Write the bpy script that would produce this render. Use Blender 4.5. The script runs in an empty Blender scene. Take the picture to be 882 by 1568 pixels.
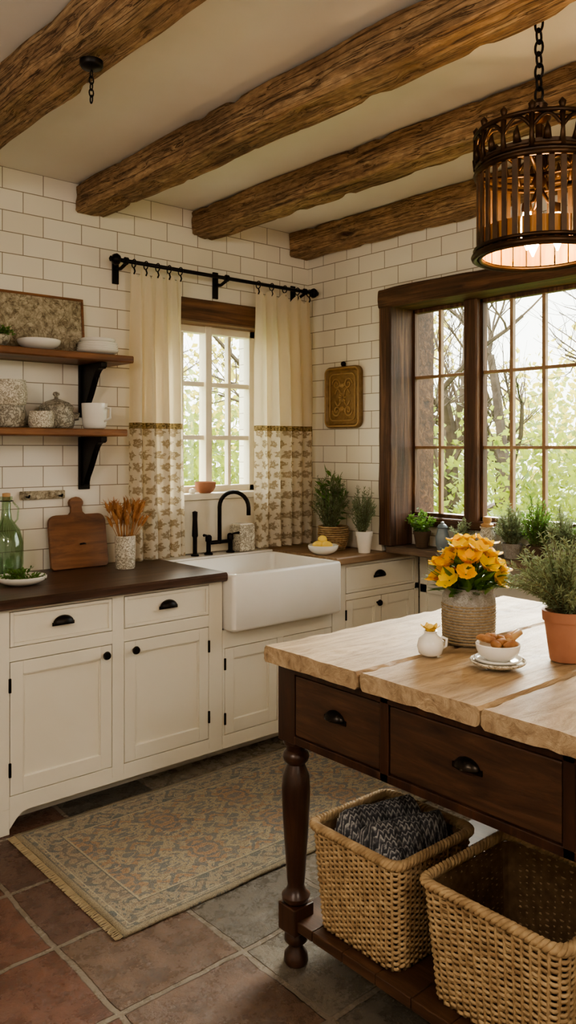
import bpy, math, random
from math import sin, cos, pi, sqrt, atan2
from mathutils import Vector, Matrix, noise
random.seed(7)
S = bpy.context.scene
COL = S.collection

# ------------------------------------------------------------------ materials
def srgb(r, g, b):
    f = lambda c: (c/255/12.92) if c/255 <= .04045 else ((c/255+.055)/1.055)**2.4
    return (f(r), f(g), f(b), 1)

class NT:
    def __init__(s, name):
        s.m = bpy.data.materials.new(name); s.m.use_nodes = True
        s.t = s.m.node_tree; s.b = s.t.nodes['Principled BSDF']; s.out = s.t.nodes['Material Output']
    def n(s, typ, **kw):
        nd = s.t.nodes.new(typ)
        for k, v in kw.items():
            setattr(nd, k, v)
        return nd
    def l(s, a, b): s.t.links.new(a, b)
    def coord(s, scale=(1, 1, 1), kind='Object', loc=(0, 0, 0), rot=(0, 0, 0)):
        tc = s.n('ShaderNodeTexCoord'); mp = s.n('ShaderNodeMapping')
        mp.inputs['Scale'].default_value = scale; mp.inputs['Location'].default_value = loc
        mp.inputs['Rotation'].default_value = rot
        s.l(tc.outputs[kind], mp.inputs['Vector']); return mp.outputs['Vector']
    def ramp(s, fac, stops, interp='LINEAR'):
        r = s.n('ShaderNodeValToRGB'); r.color_ramp.interpolation = interp
        e = r.color_ramp.elements
        while len(e) < len(stops): e.new(.5)
        for el, (p, c) in zip(e, stops): el.position = p; el.color = c
        s.l(fac, r.inputs['Fac']); return r.outputs['Color']
    def mix(s, fac, a, b, typ='MIX'):
        m = s.n('ShaderNodeMix', data_type='RGBA', blend_type=typ)
        for sock, v in ((m.inputs[0], fac), (m.inputs[6], a), (m.inputs[7], b)):
            if hasattr(v, 'is_linked'): s.l(v, sock)
            else: sock.default_value = v
        return m.outputs[2]
    def math(s, op, a, b=0.0, c=None):
        m = s.n('ShaderNodeMath', operation=op)
        for i, v in enumerate((a, b) if c is None else (a, b, c)):
            if hasattr(v, 'is_linked'): s.l(v, m.inputs[i])
            else: m.inputs[i].default_value = v
        return m.outputs[0]
    def bump(s, h, strength=.3, dist=.01):
        b = s.n('ShaderNodeBump'); b.inputs['Strength'].default_value = strength
        b.inputs['Distance'].default_value = dist
        s.l(h, b.inputs['Height']); s.l(b.outputs['Normal'], s.b.inputs['Normal'])

def plain(name, c, rough=.5, metal=0, c2=None, nscale=6, bump=0, scale=(1, 1, 1), sub=0, trans=0, spec=.5):
    t = NT(name); c2 = c2 or c
    v = t.coord(scale)
    no = t.n('ShaderNodeTexNoise'); no.inputs['Scale'].default_value = nscale; no.inputs['Detail'].default_value = 6
    t.l(v, no.inputs['Vector'])
    t.l(t.ramp(no.outputs['Fac'], [(.3, c), (.7, c2)]), t.b.inputs['Base Color'])
    t.b.inputs['Roughness'].default_value = rough; t.b.inputs['Metallic'].default_value = metal
    t.b.inputs['Specular IOR Level'].default_value = spec
    if bump: t.bump(no.outputs['Fac'], bump)
    if trans:
        tr = t.n('ShaderNodeBsdfTranslucent'); tr.inputs['Color'].default_value = c2
        mx = t.n('ShaderNodeMixShader'); mx.inputs[0].default_value = trans
        t.l(t.b.outputs[0], mx.inputs[1]); t.l(tr.outputs[0], mx.inputs[2]); t.l(mx.outputs[0], t.out.inputs[0])
    return t.m

def wood(name, stops, scale=(16, 1.2, 16), rough=.6, bump=.5, knots=True, dist=.01, cracks=False, distort=.8, blotch=.68):
    t = NT(name); v = t.coord(scale)
    a = t.n('ShaderNodeTexNoise'); a.inputs['Scale'].default_value = 1; a.inputs['Detail'].default_value = 10
    a.inputs['Distortion'].default_value = distort; a.inputs['Roughness'].default_value = .68
    t.l(v, a.inputs['Vector'])
    col = t.ramp(a.outputs['Fac'], stops)
    v2 = t.coord((1, 1, 1)); b = t.n('ShaderNodeTexNoise'); b.inputs['Scale'].default_value = 3.5; b.inputs['Detail'].default_value = 5
    t.l(v2, b.inputs['Vector'])
    sh = t.ramp(b.outputs['Fac'], [(.3, (blotch, blotch*.95, blotch*.9, 1)), (.65, (1.05, 1.04, 1.02, 1))])
    col = t.mix(1.0, col, sh, 'MULTIPLY')
    h = a.outputs['Fac']
    if knots:
        v3 = t.coord(tuple(max(1.2, s*.2) for s in scale)); k = t.n('ShaderNodeTexVoronoi'); k.inputs['Scale'].default_value = .9
        t.l(v3, k.inputs['Vector'])
        kk = t.ramp(k.outputs['Distance'], [(.04, (.2, .13, .08, 1)), (.12, (1, 1, 1, 1))])
        col = t.mix(1.0, col, kk, 'MULTIPLY')
    if cracks:
        v4 = t.coord(tuple(s*1.8 if s > 3 else s*.8 for s in scale), loc=(3, 5, 2)); cn = t.n('ShaderNodeTexNoise'); cn.inputs['Scale'].default_value = 1; cn.inputs['Detail'].default_value = 5
        t.l(v4, cn.inputs['Vector']); d = t.math('ABSOLUTE', t.math('SUBTRACT', cn.outputs['Fac'], .5))
        ck = t.ramp(d, [(.0, (.18, .12, .08, 1)), (.018, (1, 1, 1, 1))]); col = t.mix(.85, col, ck, 'MULTIPLY')
        h = t.math('ADD', h, t.math('MULTIPLY', t.math('MINIMUM', d, .03), 12))
        v5 = t.coord((60, 24, 60)); fn = t.n('ShaderNodeTexNoise'); fn.inputs['Scale'].default_value = 1; fn.inputs['Detail'].default_value = 6
        t.l(v5, fn.inputs['Vector']); col = t.mix(1.0, col, t.ramp(fn.outputs['Fac'], [(.35, (.72, .7, .68, 1)), (.62, (1.08, 1.07, 1.05, 1))]), 'MULTIPLY')
        h = t.math('ADD', h, t.math('MULTIPLY', fn.outputs['Fac'], .6))
    t.l(col, t.b.inputs['Base Color']); t.b.inputs['Roughness'].default_value = rough
    t.bump(h, bump, dist); return t.m

def tile_mat(name, axis):
    t = NT(name); tc = t.n('ShaderNodeTexCoord'); sp = t.n('ShaderNodeSeparateXYZ'); t.l(tc.outputs['Object'], sp.inputs[0])
    cb = t.n('ShaderNodeCombineXYZ'); t.l(sp.outputs[axis], cb.inputs[0]); t.l(sp.outputs['Z'], cb.inputs[1])
    ad = t.n('ShaderNodeVectorMath', operation='ADD'); ad.inputs[1].default_value = (10.05, 10.08, 0); t.l(cb.outputs[0], ad.inputs[0])
    br = t.n('ShaderNodeTexBrick'); t.l(ad.outputs[0], br.inputs['Vector'])
    br.inputs['Scale'].default_value = 1; br.inputs['Brick Width'].default_value = .2; br.inputs['Row Height'].default_value = .1
    br.inputs['Mortar Size'].default_value = .0021; br.inputs['Mortar Smooth'].default_value = .15; br.inputs['Bias'].default_value = 0
    br.inputs['Color1'].default_value = srgb(243, 238, 226); br.inputs['Color2'].default_value = srgb(238, 231, 216)
    br.inputs['Mortar'].default_value = srgb(152, 140, 122)
    t.l(br.outputs['Color'], t.b.inputs['Base Color']); t.b.inputs['Roughness'].default_value = .25
    no = t.n('ShaderNodeTexNoise'); no.inputs['Scale'].default_value = 7; t.l(tc.outputs['Object'], no.inputs['Vector'])
    h = t.math('SUBTRACT', t.math('MULTIPLY', no.outputs['Fac'], .35), br.outputs['Fac'])
    t.bump(h, .4, .004); return t.m

def floor_mat():
    t = NT('terracotta_slate_tile'); tc = t.n('ShaderNodeTexCoord')
    ad = t.n('ShaderNodeVectorMath', operation='ADD'); t.l(tc.outputs['Object'], ad.inputs[0])
    ad.inputs[1].default_value = (.41*10-1.08, .38*10-1.92, 0)
    nz = t.n('ShaderNodeTexNoise'); nz.inputs['Scale'].default_value = 7; nz.inputs['Detail'].default_value = 5; t.l(tc.outputs['Object'], nz.inputs['Vector'])
    wob = t.n('ShaderNodeVectorMath', operation='SCALE'); t.l(nz.outputs['Color'], wob.inputs[0]); wob.inputs['Scale'].default_value = .034
    a2 = t.n('ShaderNodeVectorMath', operation='ADD'); t.l(ad.outputs[0], a2.inputs[0]); t.l(wob.outputs[0], a2.inputs[1])
    br = t.n('ShaderNodeTexBrick'); br.offset = 0; t.l(a2.outputs[0], br.inputs['Vector'])
    br.inputs['Scale'].default_value = 1; br.inputs['Brick Width'].default_value = .41; br.inputs['Row Height'].default_value = .38
    br.inputs['Mortar Size'].default_value = .011; br.inputs['Mortar Smooth'].default_value = .3
    sn = t.n('ShaderNodeVectorMath', operation='SNAP'); t.l(a2.outputs[0], sn.inputs[0]); sn.inputs[1].default_value = (.41, .38, 10)
    wn = t.n('ShaderNodeTexWhiteNoise'); wn.noise_dimensions = '2D'; t.l(sn.outputs[0], wn.inputs['Vector'])
    sp = t.n('ShaderNodeSeparateXYZ'); t.l(sn.outputs[0], sp.inputs[0])
    g = t.math('MULTIPLY', t.math('SUBTRACT', sp.outputs['X'], 4.1-1.08+1.25), 1.1)
    f = t.math('ADD', t.math('MULTIPLY', wn.outputs['Value'], .5), g)
    col = t.ramp(f, [(0, srgb(104, 69, 53)), (.15, srgb(90, 65, 54)), (.3, srgb(106, 84, 68)), (.42, srgb(84, 77, 69)), (.62, srgb(76, 71, 65)), (.85, srgb(130, 120, 104))])
    n2 = t.n('ShaderNodeTexNoise'); n2.inputs['Scale'].default_value = 12; n2.inputs['Detail'].default_value = 10; n2.inputs['Roughness'].default_value = .72; t.l(tc.outputs['Object'], n2.inputs['Vector'])
    col = t.mix(1.0, col, t.ramp(n2.outputs['Fac'], [(.3, (.55, .53, .51, 1)), (.5, (.92, .9, .88, 1)), (.7, (1.35, 1.32, 1.27, 1))]), 'MULTIPLY')
    col = t.mix(br.outputs['Fac'], col, srgb(122, 110, 95))
    t.l(col, t.b.inputs['Base Color'])
    t.l(t.ramp(n2.outputs['Fac'], [(.3, (.16, .16, .16, 1)), (.7, (.4, .4, .4, 1))]), t.b.inputs['Roughness'])
    n3 = t.n('ShaderNodeTexNoise'); n3.inputs['Scale'].default_value = 5; n3.inputs['Detail'].default_value = 6; t.l(tc.outputs['Object'], n3.inputs['Vector'])
    h = t.math('SUBTRACT', t.math('ADD', t.math('MULTIPLY', n3.outputs['Fac'], 1.5), t.math('MULTIPLY', n2.outputs['Fac'], .8)), br.outputs['Fac'])
    t.bump(h, .85, .016); return t.m

def rug_mat():
    t = NT('faded_oriental_rug'); tc = t.n('ShaderNodeTexCoord'); sp = t.n('ShaderNodeSeparateXYZ'); t.l(tc.outputs['Object'], sp.inputs[0])
    X0, X1, Y0, Y1 = 1.24, 2.96, 2.19, 3.04
    cx, cy = (X0+X1)/2, (Y0+Y1)/2
    x = t.math('ABSOLUTE', t.math('SUBTRACT', sp.outputs['X'], cx)); y = t.math('ABSOLUTE', t.math('SUBTRACT', sp.outputs['Y'], cy))
    ex = t.math('SUBTRACT', (X1-X0)/2, x); ey = t.math('SUBTRACT', (Y1-Y0)/2, y); e = t.math('MINIMUM', ex, ey)
    px = t.math('PINGPONG', x, .18); py = t.math('PINGPONG', y, .15)
    cb = t.n('ShaderNodeCombineXYZ'); t.l(px, cb.inputs[0]); t.l(py, cb.inputs[1])
    wr = t.n('ShaderNodeTexNoise'); wr.inputs['Scale'].default_value = 45; wr.inputs['Detail'].default_value = 5; wr.inputs['Roughness'].default_value = .7; t.l(tc.outputs['Object'], wr.inputs['Vector'])
    wv = t.math('SUBTRACT', wr.outputs['Fac'], .5)
    n1 = t.n('ShaderNodeTexNoise'); n1.inputs['Scale'].default_value = 15; n1.inputs['Detail'].default_value = 2; n1.inputs['Distortion'].default_value = 1.6; t.l(cb.outputs[0], n1.inputs['Vector'])
    n2 = t.n('ShaderNodeTexNoise'); n2.inputs['Scale'].default_value = 11; n2.inputs['Detail'].default_value = 2; n2.inputs['Distortion'].default_value = .9
    of = t.n('ShaderNodeVectorMath', operation='ADD'); of.inputs[1].default_value = (3.1, 1.7, 5); t.l(cb.outputs[0], of.inputs[0]); t.l(of.outputs[0], n2.inputs['Vector'])
    f1 = t.math('ADD', n1.outputs['Fac'], t.math('MULTIPLY', wv, .2)); f2 = t.math('ADD', n2.outputs['Fac'], t.math('MULTIPLY', wv, .2))
    blue = t.ramp(f1, [(.42, (1, 1, 1, 1)), (.46, (0, 0, 0, 1)), (.56, (0, 0, 0, 1)), (.60, (1, 1, 1, 1))])
    rust = t.ramp(f2, [(.44, (1, 1, 1, 1)), (.48, (0, 0, 0, 1)), (.60, (0, 0, 0, 1)), (.64, (.7, .7, .7, 1))])
    edge = t.ramp(t.math('ABSOLUTE', t.math('SUBTRACT', f1, .51)), [(.0, (1, 1, 1, 1)), (.016, (0, 0, 0, 1))])
    base = srgb(182, 168, 142)
    field = t.mix(t.math('MULTIPLY', rust, .75), base, srgb(176, 140, 112))
    field = t.mix(t.math('MULTIPLY', blue, .85), field, srgb(114, 120, 124))
    field = t.mix(t.math('MULTIPLY', edge, .65), field, srgb(96, 95, 92))
    bord = t.mix(t.math('MULTIPLY', t.math('MAXIMUM', blue, edge), .85), srgb(172, 160, 138), srgb(100, 108, 114))
    bord = t.mix(t.math('MULTIPLY', rust, .25), bord, srgb(164, 136, 112))
    step = lambda v, th: t.math('GREATER_THAN', v, th)
    col = t.mix(step(e, .14), bord, field)
    for a, b, c in ((.0, .022, srgb(162, 150, 126)), (.022, .028, srgb(114, 112, 106)), (.04, .045, srgb(190, 178, 152)), (.13, .135, srgb(106, 108, 108)), (.135, .142, srgb(190, 178, 152))):
        band = t.math('MULTIPLY', step(e, a-1e-4), t.math('LESS_THAN', e, b)); col = t.mix(t.math('MULTIPLY', band, .8), col, c)
    big = t.n('ShaderNodeTexNoise'); big.inputs['Scale'].default_value = 8; big.inputs['Detail'].default_value = 9; big.inputs['Roughness'].default_value = .75; t.l(tc.outputs['Object'], big.inputs['Vector'])
    col = t.mix(t.ramp(big.outputs['Fac'], [(.4, (.05, .05, .05, 1)), (.7, (.5, .5, .5, 1))]), col, srgb(164, 153, 132))
    fine = t.n('ShaderNodeTexNoise'); fine.inputs['Scale'].default_value = 240; t.l(tc.outputs['Object'], fine.inputs['Vector'])
    col = t.mix(1.0, col, t.ramp(fine.outputs['Fac'], [(.3, (.62, .61, .6, 1)), (.7, (1.0, 1.0, 1.0, 1))]), 'MULTIPLY')
    t.l(col, t.b.inputs['Base Color']); t.b.inputs['Roughness'].default_value = .95; t.b.inputs['Specular IOR Level'].default_value = .1
    t.bump(t.math('ADD', fine.outputs['Fac'], f1), .7, .004); return t.m

def curtain_mat():
    t = NT('linen_curtain_print'); tc = t.n('ShaderNodeTexCoord'); sp = t.n('ShaderNodeSeparateXYZ'); t.l(tc.outputs['UV'], sp.inputs[0])
    v = sp.outputs['Y']; u = sp.outputs['X']
    nz = t.n('ShaderNodeTexNoise'); nz.inputs['Scale'].default_value = 30; nz.inputs['Detail'].default_value = 3; t.l(tc.outputs['UV'], nz.inputs['Vector'])
    nw = t.math('MULTIPLY', t.math('SUBTRACT', nz.outputs['Fac'], .5), .6)
    U = t.math('ADD', t.math('MULTIPLY', u, 1/.064), nw); Vv = t.math('ADD', t.math('MULTIPLY', v, 1/.06), nw)
    row = t.math('FLOOR', Vv); U = t.math('ADD', U, t.math('MULTIPLY', row, .5))
    fu = t.math('SUBTRACT', t.math('FRACT', U), .5); fv = t.math('SUBTRACT', t.math('FRACT', Vv), .5)
    ang = t.n('ShaderNodeMath', operation='ARCTAN2'); t.l(fv, ang.inputs[0]); t.l(fu, ang.inputs[1])
    rad = t.math('SQRT', t.math('ADD', t.math('MULTIPLY', fu, fu), t.math('MULTIPLY', fv, fv)))
    pet = t.math('MULTIPLY', t.math('COSINE', t.math('MULTIPLY', ang.outputs[0], 5.0)), .07)
    nf = t.n('ShaderNodeTexNoise'); nf.inputs['Scale'].default_value = 120; t.l(tc.outputs['UV'], nf.inputs['Vector'])
    d = t.math('ADD', t.math('SUBTRACT', rad, pet), t.math('MULTIPLY', t.math('SUBTRACT', nf.outputs['Fac'], .5), .5))
    leaf = t.ramp(d, [(.06, srgb(218, 208, 188)), (.12, srgb(180, 164, 138)), (.3, srgb(190, 176, 150)), (.38, srgb(242, 236, 222))])
    top = srgb(250, 243, 226)
    low = t.math('LESS_THAN', v, 1.62); col = t.mix(low, top, leaf)
    tr = t.math('MULTIPLY', t.math('GREATER_THAN', v, 1.606), t.math('LESS_THAN', v, 1.636))
    trc = t.ramp(nf.outputs['Fac'], [(.4, srgb(112, 98, 68)), (.6, srgb(184, 164, 124))])
    col = t.mix(tr, col, trc)
    t.l(col, t.b.inputs['Base Color']); t.b.inputs['Roughness'].default_value = .9
    tl = t.n('ShaderNodeBsdfTranslucent'); t.l(t.mix(1.0, col, (1, .945, .84, 1), 'MULTIPLY'), tl.inputs['Color'])
    mx = t.n('ShaderNodeMixShader'); mx.inputs[0].default_value = .55
    t.l(t.b.outputs[0], mx.inputs[1]); t.l(tl.outputs[0], mx.inputs[2]); t.l(mx.outputs[0], t.out.inputs[0])
    wv = t.n('ShaderNodeTexNoise'); wv.inputs['Scale'].default_value = 300; t.l(tc.outputs['UV'], wv.inputs['Vector'])
    t.bump(wv.outputs['Fac'], .2, .002); return t.m

def crackle(name, c1, c2, scale=25, rough=.5, bump=.4, thr=.08, blotch=.8, metal=0):
    t = NT(name); v = t.coord()
    n = t.n('ShaderNodeTexNoise'); n.inputs['Scale'].default_value = scale*.5; n.inputs['Detail'].default_value = 5; t.l(v, n.inputs['Vector'])
    mv = t.n('ShaderNodeMix', data_type='VECTOR'); mv.inputs[0].default_value = .12; t.l(v, mv.inputs[4]); t.l(n.outputs['Color'], mv.inputs[5])
    vo = t.n('ShaderNodeTexVoronoi', feature='DISTANCE_TO_EDGE'); vo.inputs['Scale'].default_value = scale; t.l(mv.outputs[1], vo.inputs['Vector'])
    col = t.ramp(vo.outputs['Distance'], [(thr*.5, c2), (thr, c1)])
    col = t.mix(t.ramp(n.outputs['Fac'], [(.45, (0, 0, 0, 1)), (.7, (blotch, blotch, blotch, 1))]), col, c2)
    t.l(col, t.b.inputs['Base Color']); t.b.inputs['Roughness'].default_value = rough; t.b.inputs['Metallic'].default_value = metal
    t.bump(vo.outputs['Distance'], bump, .01); return t.m

def plaque_mat():
    t = NT('distressed_stone_relief'); v = t.coord()
    n = t.n('ShaderNodeTexNoise'); n.inputs['Scale'].default_value = 30; n.inputs['Detail'].default_value = 10; n.inputs['Roughness'].default_value = .75; t.l(v, n.inputs['Vector'])
    m = t.n('ShaderNodeTexNoise'); m.inputs['Scale'].default_value = 9; m.inputs['Detail'].default_value = 4; m.inputs['Distortion'].default_value = 2.5; t.l(v, m.inputs['Vector'])
    c = t.ramp(n.outputs['Fac'], [(.35, srgb(112, 100, 82)), (.48, srgb(170, 157, 132)), (.6, srgb(206, 195, 170))])
    ln = t.ramp(t.math('ABSOLUTE', t.math('SUBTRACT', m.outputs['Fac'], .5)), [(.0, (.45, .4, .34, 1)), (.035, (1, 1, 1, 1))])
    t.l(t.mix(.9, c, ln, 'MULTIPLY'), t.b.inputs['Base Color']); t.b.inputs['Roughness'].default_value = .85
    t.bump(t.math('ADD', n.outputs['Fac'], m.outputs['Fac']), .8, .01); return t.m

def towel_mat():
    t = NT('charcoal_plaid_knit'); tc = t.n('ShaderNodeTexCoord')
    mp = t.n('ShaderNodeMapping'); mp.inputs['Rotation'].default_value = (0, 0, .45); t.l(tc.outputs['Object'], mp.inputs['Vector'])
    sp = t.n('ShaderNodeSeparateXYZ'); t.l(mp.outputs[0], sp.inputs[0])
    zig = t.math('PINGPONG', sp.outputs['X'], .008)
    s1 = t.math('FRACT', t.math('MULTIPLY', t.math('ADD', sp.outputs['Y'], zig), 85)); 
    n = t.n('ShaderNodeTexNoise'); n.inputs['Scale'].default_value = 120; t.l(tc.outputs['Object'], n.inputs['Vector'])
    f = t.math('ADD', s1, t.math('MULTIPLY', t.math('SUBTRACT', n.outputs['Fac'], .5), 1.4))
    col = t.ramp(f, [(.3, srgb(70, 70, 74)), (.6, srgb(98, 98, 102)), (.9, srgb(176, 174, 170))])
    st = t.math('LESS_THAN', t.math('FRACT', t.math('MULTIPLY', sp.outputs['X'], 14)), .25); col = t.mix(t.math('MULTIPLY', st, .45), col, srgb(40, 40, 42))
    t.l(col, t.b.inputs['Base Color']); t.b.inputs['Roughness'].default_value = .95; t.bump(f, .5, .004); return t.m

def emis(name, c, st):
    t = NT(name); t.b.inputs['Base Color'].default_value = c; t.b.inputs['Emission Color'].default_value = c
    t.b.inputs['Emission Strength'].default_value = st; return t.m

W_CEIL = plain('ceiling_plaster', srgb(245, 242, 234), .9, c2=srgb(238, 233, 222), nscale=2, bump=.05)
TX = tile_mat('cream_wall_tile_x', 'X'); TY = tile_mat('cream_wall_tile_y', 'Y')
FLOOR = floor_mat(); RUG = rug_mat(); CURT = curtain_mat()
BEAM = wood('rough_hewn_beam_oak', [(.25, srgb(110, 84, 60)), (.4, srgb(160, 127, 93)), (.55, srgb(192, 159, 120)), (.75, srgb(222, 194, 156))], (28, 1.8, 28), .82, 1.0, dist=.022, cracks=True, distort=.5, blotch=.72)
DARKW_V = wood('weathered_frame_wood_vertical', [(.3, srgb(54, 35, 24)), (.5, srgb(94, 64, 44)), (.7, srgb(142, 106, 76))], (30, 30, 1.5), .6, .6, False)
DARKW_H = wood('weathered_frame_wood_horizontal', [(.3, srgb(54, 35, 24)), (.5, srgb(92, 62, 42)), (.7, srgb(136, 100, 70))], (30, 1.5, 30), .6, .6, False)
DARKW_X = wood('lintel_wood', [(.3, srgb(66, 43, 28)), (.5, srgb(108, 73, 46)), (.7, srgb(146, 105, 68))], (1.5, 30, 30), .6, .6, False)
WALNUT = wood('dark_walnut', [(.3, srgb(46, 30, 22)), (.5, srgb(74, 50, 35)), (.7, srgb(104, 74, 52))], (26, 3, 26), .4, .25, False, .005)
LEGW = wood('dark_walnut_turned', [(.3, srgb(38, 24, 18)), (.5, srgb(60, 38, 27)), (.7, srgb(86, 57, 40))], (22, 22, 2), .3, .15, False, .004)
COUNTER = wood('dark_counter_wood', [(.3, srgb(56, 39, 31)), (.5, srgb(84, 61, 50)), (.7, srgb(114, 89, 74))], (1.6, 22, 22), .32, .15, False, .004)
BUTCH = wood('butcher_block_counter', [(.3, srgb(126, 100, 76)), (.5, srgb(160, 132, 102)), (.7, srgb(184, 158, 128))], (1.6, 22, 22), .4, .15, False, .004)
LEDGE = wood('grey_weathered_counter', [(.3, srgb(84, 70, 58)), (.5, srgb(122, 104, 88)), (.7, srgb(150, 132, 112))], (22, 1.6, 22), .5, .2, False, .004)
SHELFW = wood('shelf_wood', [(.3, srgb(92, 58, 37)), (.5, srgb(134, 90, 58)), (.7, srgb(162, 116, 78))], (1.6, 22, 22), .45, .2, False, .004)
TTOP = wood('worn_oak_table_top', [(.28, srgb(126, 103, 78)), (.42, srgb(172, 147, 115)), (.58, srgb(200, 176, 142)), (.75, srgb(218, 198, 166))], (3, 20, 20), .55, .7, False, .010, distort=1.6, blotch=.72)
BOARDW = wood('cutting_board_wood', [(.3, srgb(94, 62, 40)), (.5, srgb(134, 90, 56)), (.7, srgb(162, 114, 74))], (3, 22, 22), .5, .2, False, .004)
CAB = plain('cream_cabinet_paint', srgb(236, 231, 216), .38, c2=srgb(230, 224, 207), nscale=3)
DARKGAP = plain('cabinet_inner_shadow_board', srgb(90, 76, 58), .8)
CERAM = plain('white_fireclay', srgb(244, 241, 234), .12, c2=srgb(240, 236, 226))
WHITEP = plain('white_window_paint', srgb(240, 232, 214), .45, c2=srgb(228, 216, 192))
IRON = plain('black_iron', srgb(24, 21, 19), .42, .7, c2=srgb(38, 33, 29), nscale=20, bump=.1)
PULL = plain('antique_iron_pull', srgb(30, 26, 23), .3, .85, c2=srgb(56, 48, 40), nscale=30, bump=.1)
BRONZE = plain('aged_bronze', srgb(44, 32, 22), .42, .75, c2=srgb(82, 58, 36), nscale=14, bump=.15)
SLAT = plain('rusty_lantern_slat', srgb(58, 42, 29), .6, .2, c2=srgb(92, 68, 45), nscale=18, bump=.15)
WICK = plain('woven_seagrass', srgb(152, 124, 88), .75, c2=srgb(198, 170, 128), nscale=30, bump=.3)
WICKD = plain('woven_seagrass_inner', srgb(100, 76, 50), .85, c2=srgb(132, 104, 72), nscale=40, bump=.3)
TERRA = plain('terracotta', srgb(156, 104, 78), .75, c2=srgb(176, 124, 96), nscale=12, bump=.1)
GREEN = plain('rosemary_leaf', srgb(96, 112, 82), .6, c2=srgb(146, 158, 118), nscale=30, trans=.25)
GREEN2 = plain('bright_leaf', srgb(72, 108, 48), .5, c2=srgb(112, 148, 70), nscale=20, trans=.3)
STEM = plain('plant_stem', srgb(104, 98, 62), .7)
GARD = plain('garden_foliage', srgb(62, 88, 30), .7, c2=srgb(136, 146, 56), nscale=1.3, trans=.45)
GARD2 = plain('spring_tree_foliage', srgb(140, 138, 54), .7, c2=srgb(184, 172, 84), nscale=1.3, trans=.5)
GARD3 = plain('far_woodland_foliage', srgb(92, 112, 54), .7, c2=srgb(144, 150, 84), nscale=.5, trans=.4)
BARK = plain('tree_bark', srgb(60, 50, 40), .9, c2=srgb(92, 78, 64), nscale=8)
LAWN = plain('garden_lawn', srgb(72, 98, 38), .9, c2=srgb(104, 120, 54), nscale=2)
ORANGE = plain('yellow_petal', srgb(255, 202, 0), .5, c2=srgb(255, 222, 30), nscale=25, trans=.3)
ORANGE2 = plain('golden_petal', srgb(255, 176, 0), .5, c2=srgb(255, 204, 10), nscale=25, trans=.3)
YEL = plain('lemon_peel', srgb(238, 200, 84), .45, c2=srgb(246, 214, 110), nscale=25)
BREAD = plain('toasted_nut_brown', srgb(140, 92, 54), .7, c2=srgb(190, 140, 94), nscale=30, bump=.3)
WHEAT = plain('dried_wheat', srgb(150, 98, 56), .8, c2=srgb(198, 144, 92), nscale=30)
SOIL = plain('potting_soil', srgb(48, 34, 24), .95)
STONEW = crackle('grey_ribbed_stoneware', srgb(166, 162, 156), srgb(130, 124, 114), 60, .7, .3)
PATT = crackle('speckled_pattern_ceramic', srgb(230, 223, 206), srgb(150, 140, 120), 55, .4, .2, .12, .4)
PATT2 = crackle('grey_glaze_pattern', srgb(190, 183, 166), srgb(122, 114, 98), 40, .4, .3, .14, .5)
PLQ = plaque_mat(); TOWEL = towel_mat()
BRASST = plain('antique_brass_tray', srgb(126, 100, 64), .5, .25, c2=srgb(156, 128, 86), nscale=30, bump=.5)
BRASSL = plain('rubbed_brass_relief', srgb(198, 168, 120), .45, .2, c2=srgb(178, 146, 98), nscale=30, bump=.2)
BLUEG = plain('blue_grey_glaze', srgb(112, 128, 140), .3, c2=srgb(142, 154, 160), nscale=12)
CORK = plain('turned_pale_wood', srgb(190, 146, 96), .5, c2=srgb(206, 168, 118), nscale=8)
def glassy(name, tint, refl=.08):
    t = NT(name); tr = t.n('ShaderNodeBsdfTransparent'); tr.inputs[0].default_value = tint
    gl = t.n('ShaderNodeBsdfGlossy'); gl.inputs['Roughness'].default_value = .03
    m = t.n('ShaderNodeMixShader'); lw = t.n('ShaderNodeLayerWeight'); lw.inputs['Blend'].default_value = .25
    f = t.math('ADD', t.math('MULTIPLY', lw.outputs['Facing'], .25), refl*.3)
    t.l(f, m.inputs[0]); t.l(tr.outputs[0], m.inputs[1]); t.l(gl.outputs[0], m.inputs[2]); t.l(m.outputs[0], t.out.inputs[0]); return t.m
GLASS = glassy('window_pane_glass', (.98, 1, .98, 1), .03)
BOTTLE = glassy('green_bottle_glass', (.72, .82, .7, 1), .3)
LINER = plain('honey_wood_liner', srgb(206, 150, 80), .6, c2=srgb(160, 104, 48), nscale=5, scale=(9, 9, 1.2), bump=.3)
BULB = emis('candle_bulb_glow', (1, .68, .30, 1), 48)
GLOBE = emis('fill_globe_glow', (1, .90, .78, 1), 23)  # emission for the added fill globes

# ------------------------------------------------------------------ geometry helpers
GROUPS = []
class Group:
    def __init__(s, name):
        s.e = bpy.data.objects.new(name, None); s.e.empty_display_size = .05; COL.objects.link(s.e); s.parts = []; GROUPS.append(s)
    def add(s, o): s.parts.append(o); o.parent = s.e
def mesh(name, V, F, mat, g=None, smooth=False, bevel=0, uv=None, seg=2):
    me = bpy.data.meshes.new(name); me.from_pydata([tuple(v) for v in V], [], F); me.update()
    ob = bpy.data.objects.new(name, me); COL.objects.link(ob); me.materials.append(mat)
    if smooth: me.polygons.foreach_set('use_smooth', [True]*len(me.polygons))
    if bevel:
        m = ob.modifiers.new('bevel', 'BEVEL'); m.width = bevel; m.segments = seg; m.limit_method = 'ANGLE'
    if uv:
        L = me.uv_layers.new(name='UVMap')
        for lp in me.loops: L.data[lp.index].uv = uv[lp.vertex_index]
    if g: g.add(ob)
    return ob
def box(name, x0, x1, y0, y1, z0, z1, mat, g=None, bevel=0, M=None):
    V = [Vector((x, y, z)) for x in (x0, x1) for y in (y0, y1) for z in (z0, z1)]
    if M: V = [M @ v for v in V]
    F = [(0, 1, 3, 2), (4, 6, 7, 5), (0, 4, 5, 1), (2, 3, 7, 6), (0, 2, 6, 4), (1, 5, 7, 3)]
    return mesh(name, V, F, mat, g, bevel=bevel)
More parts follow.
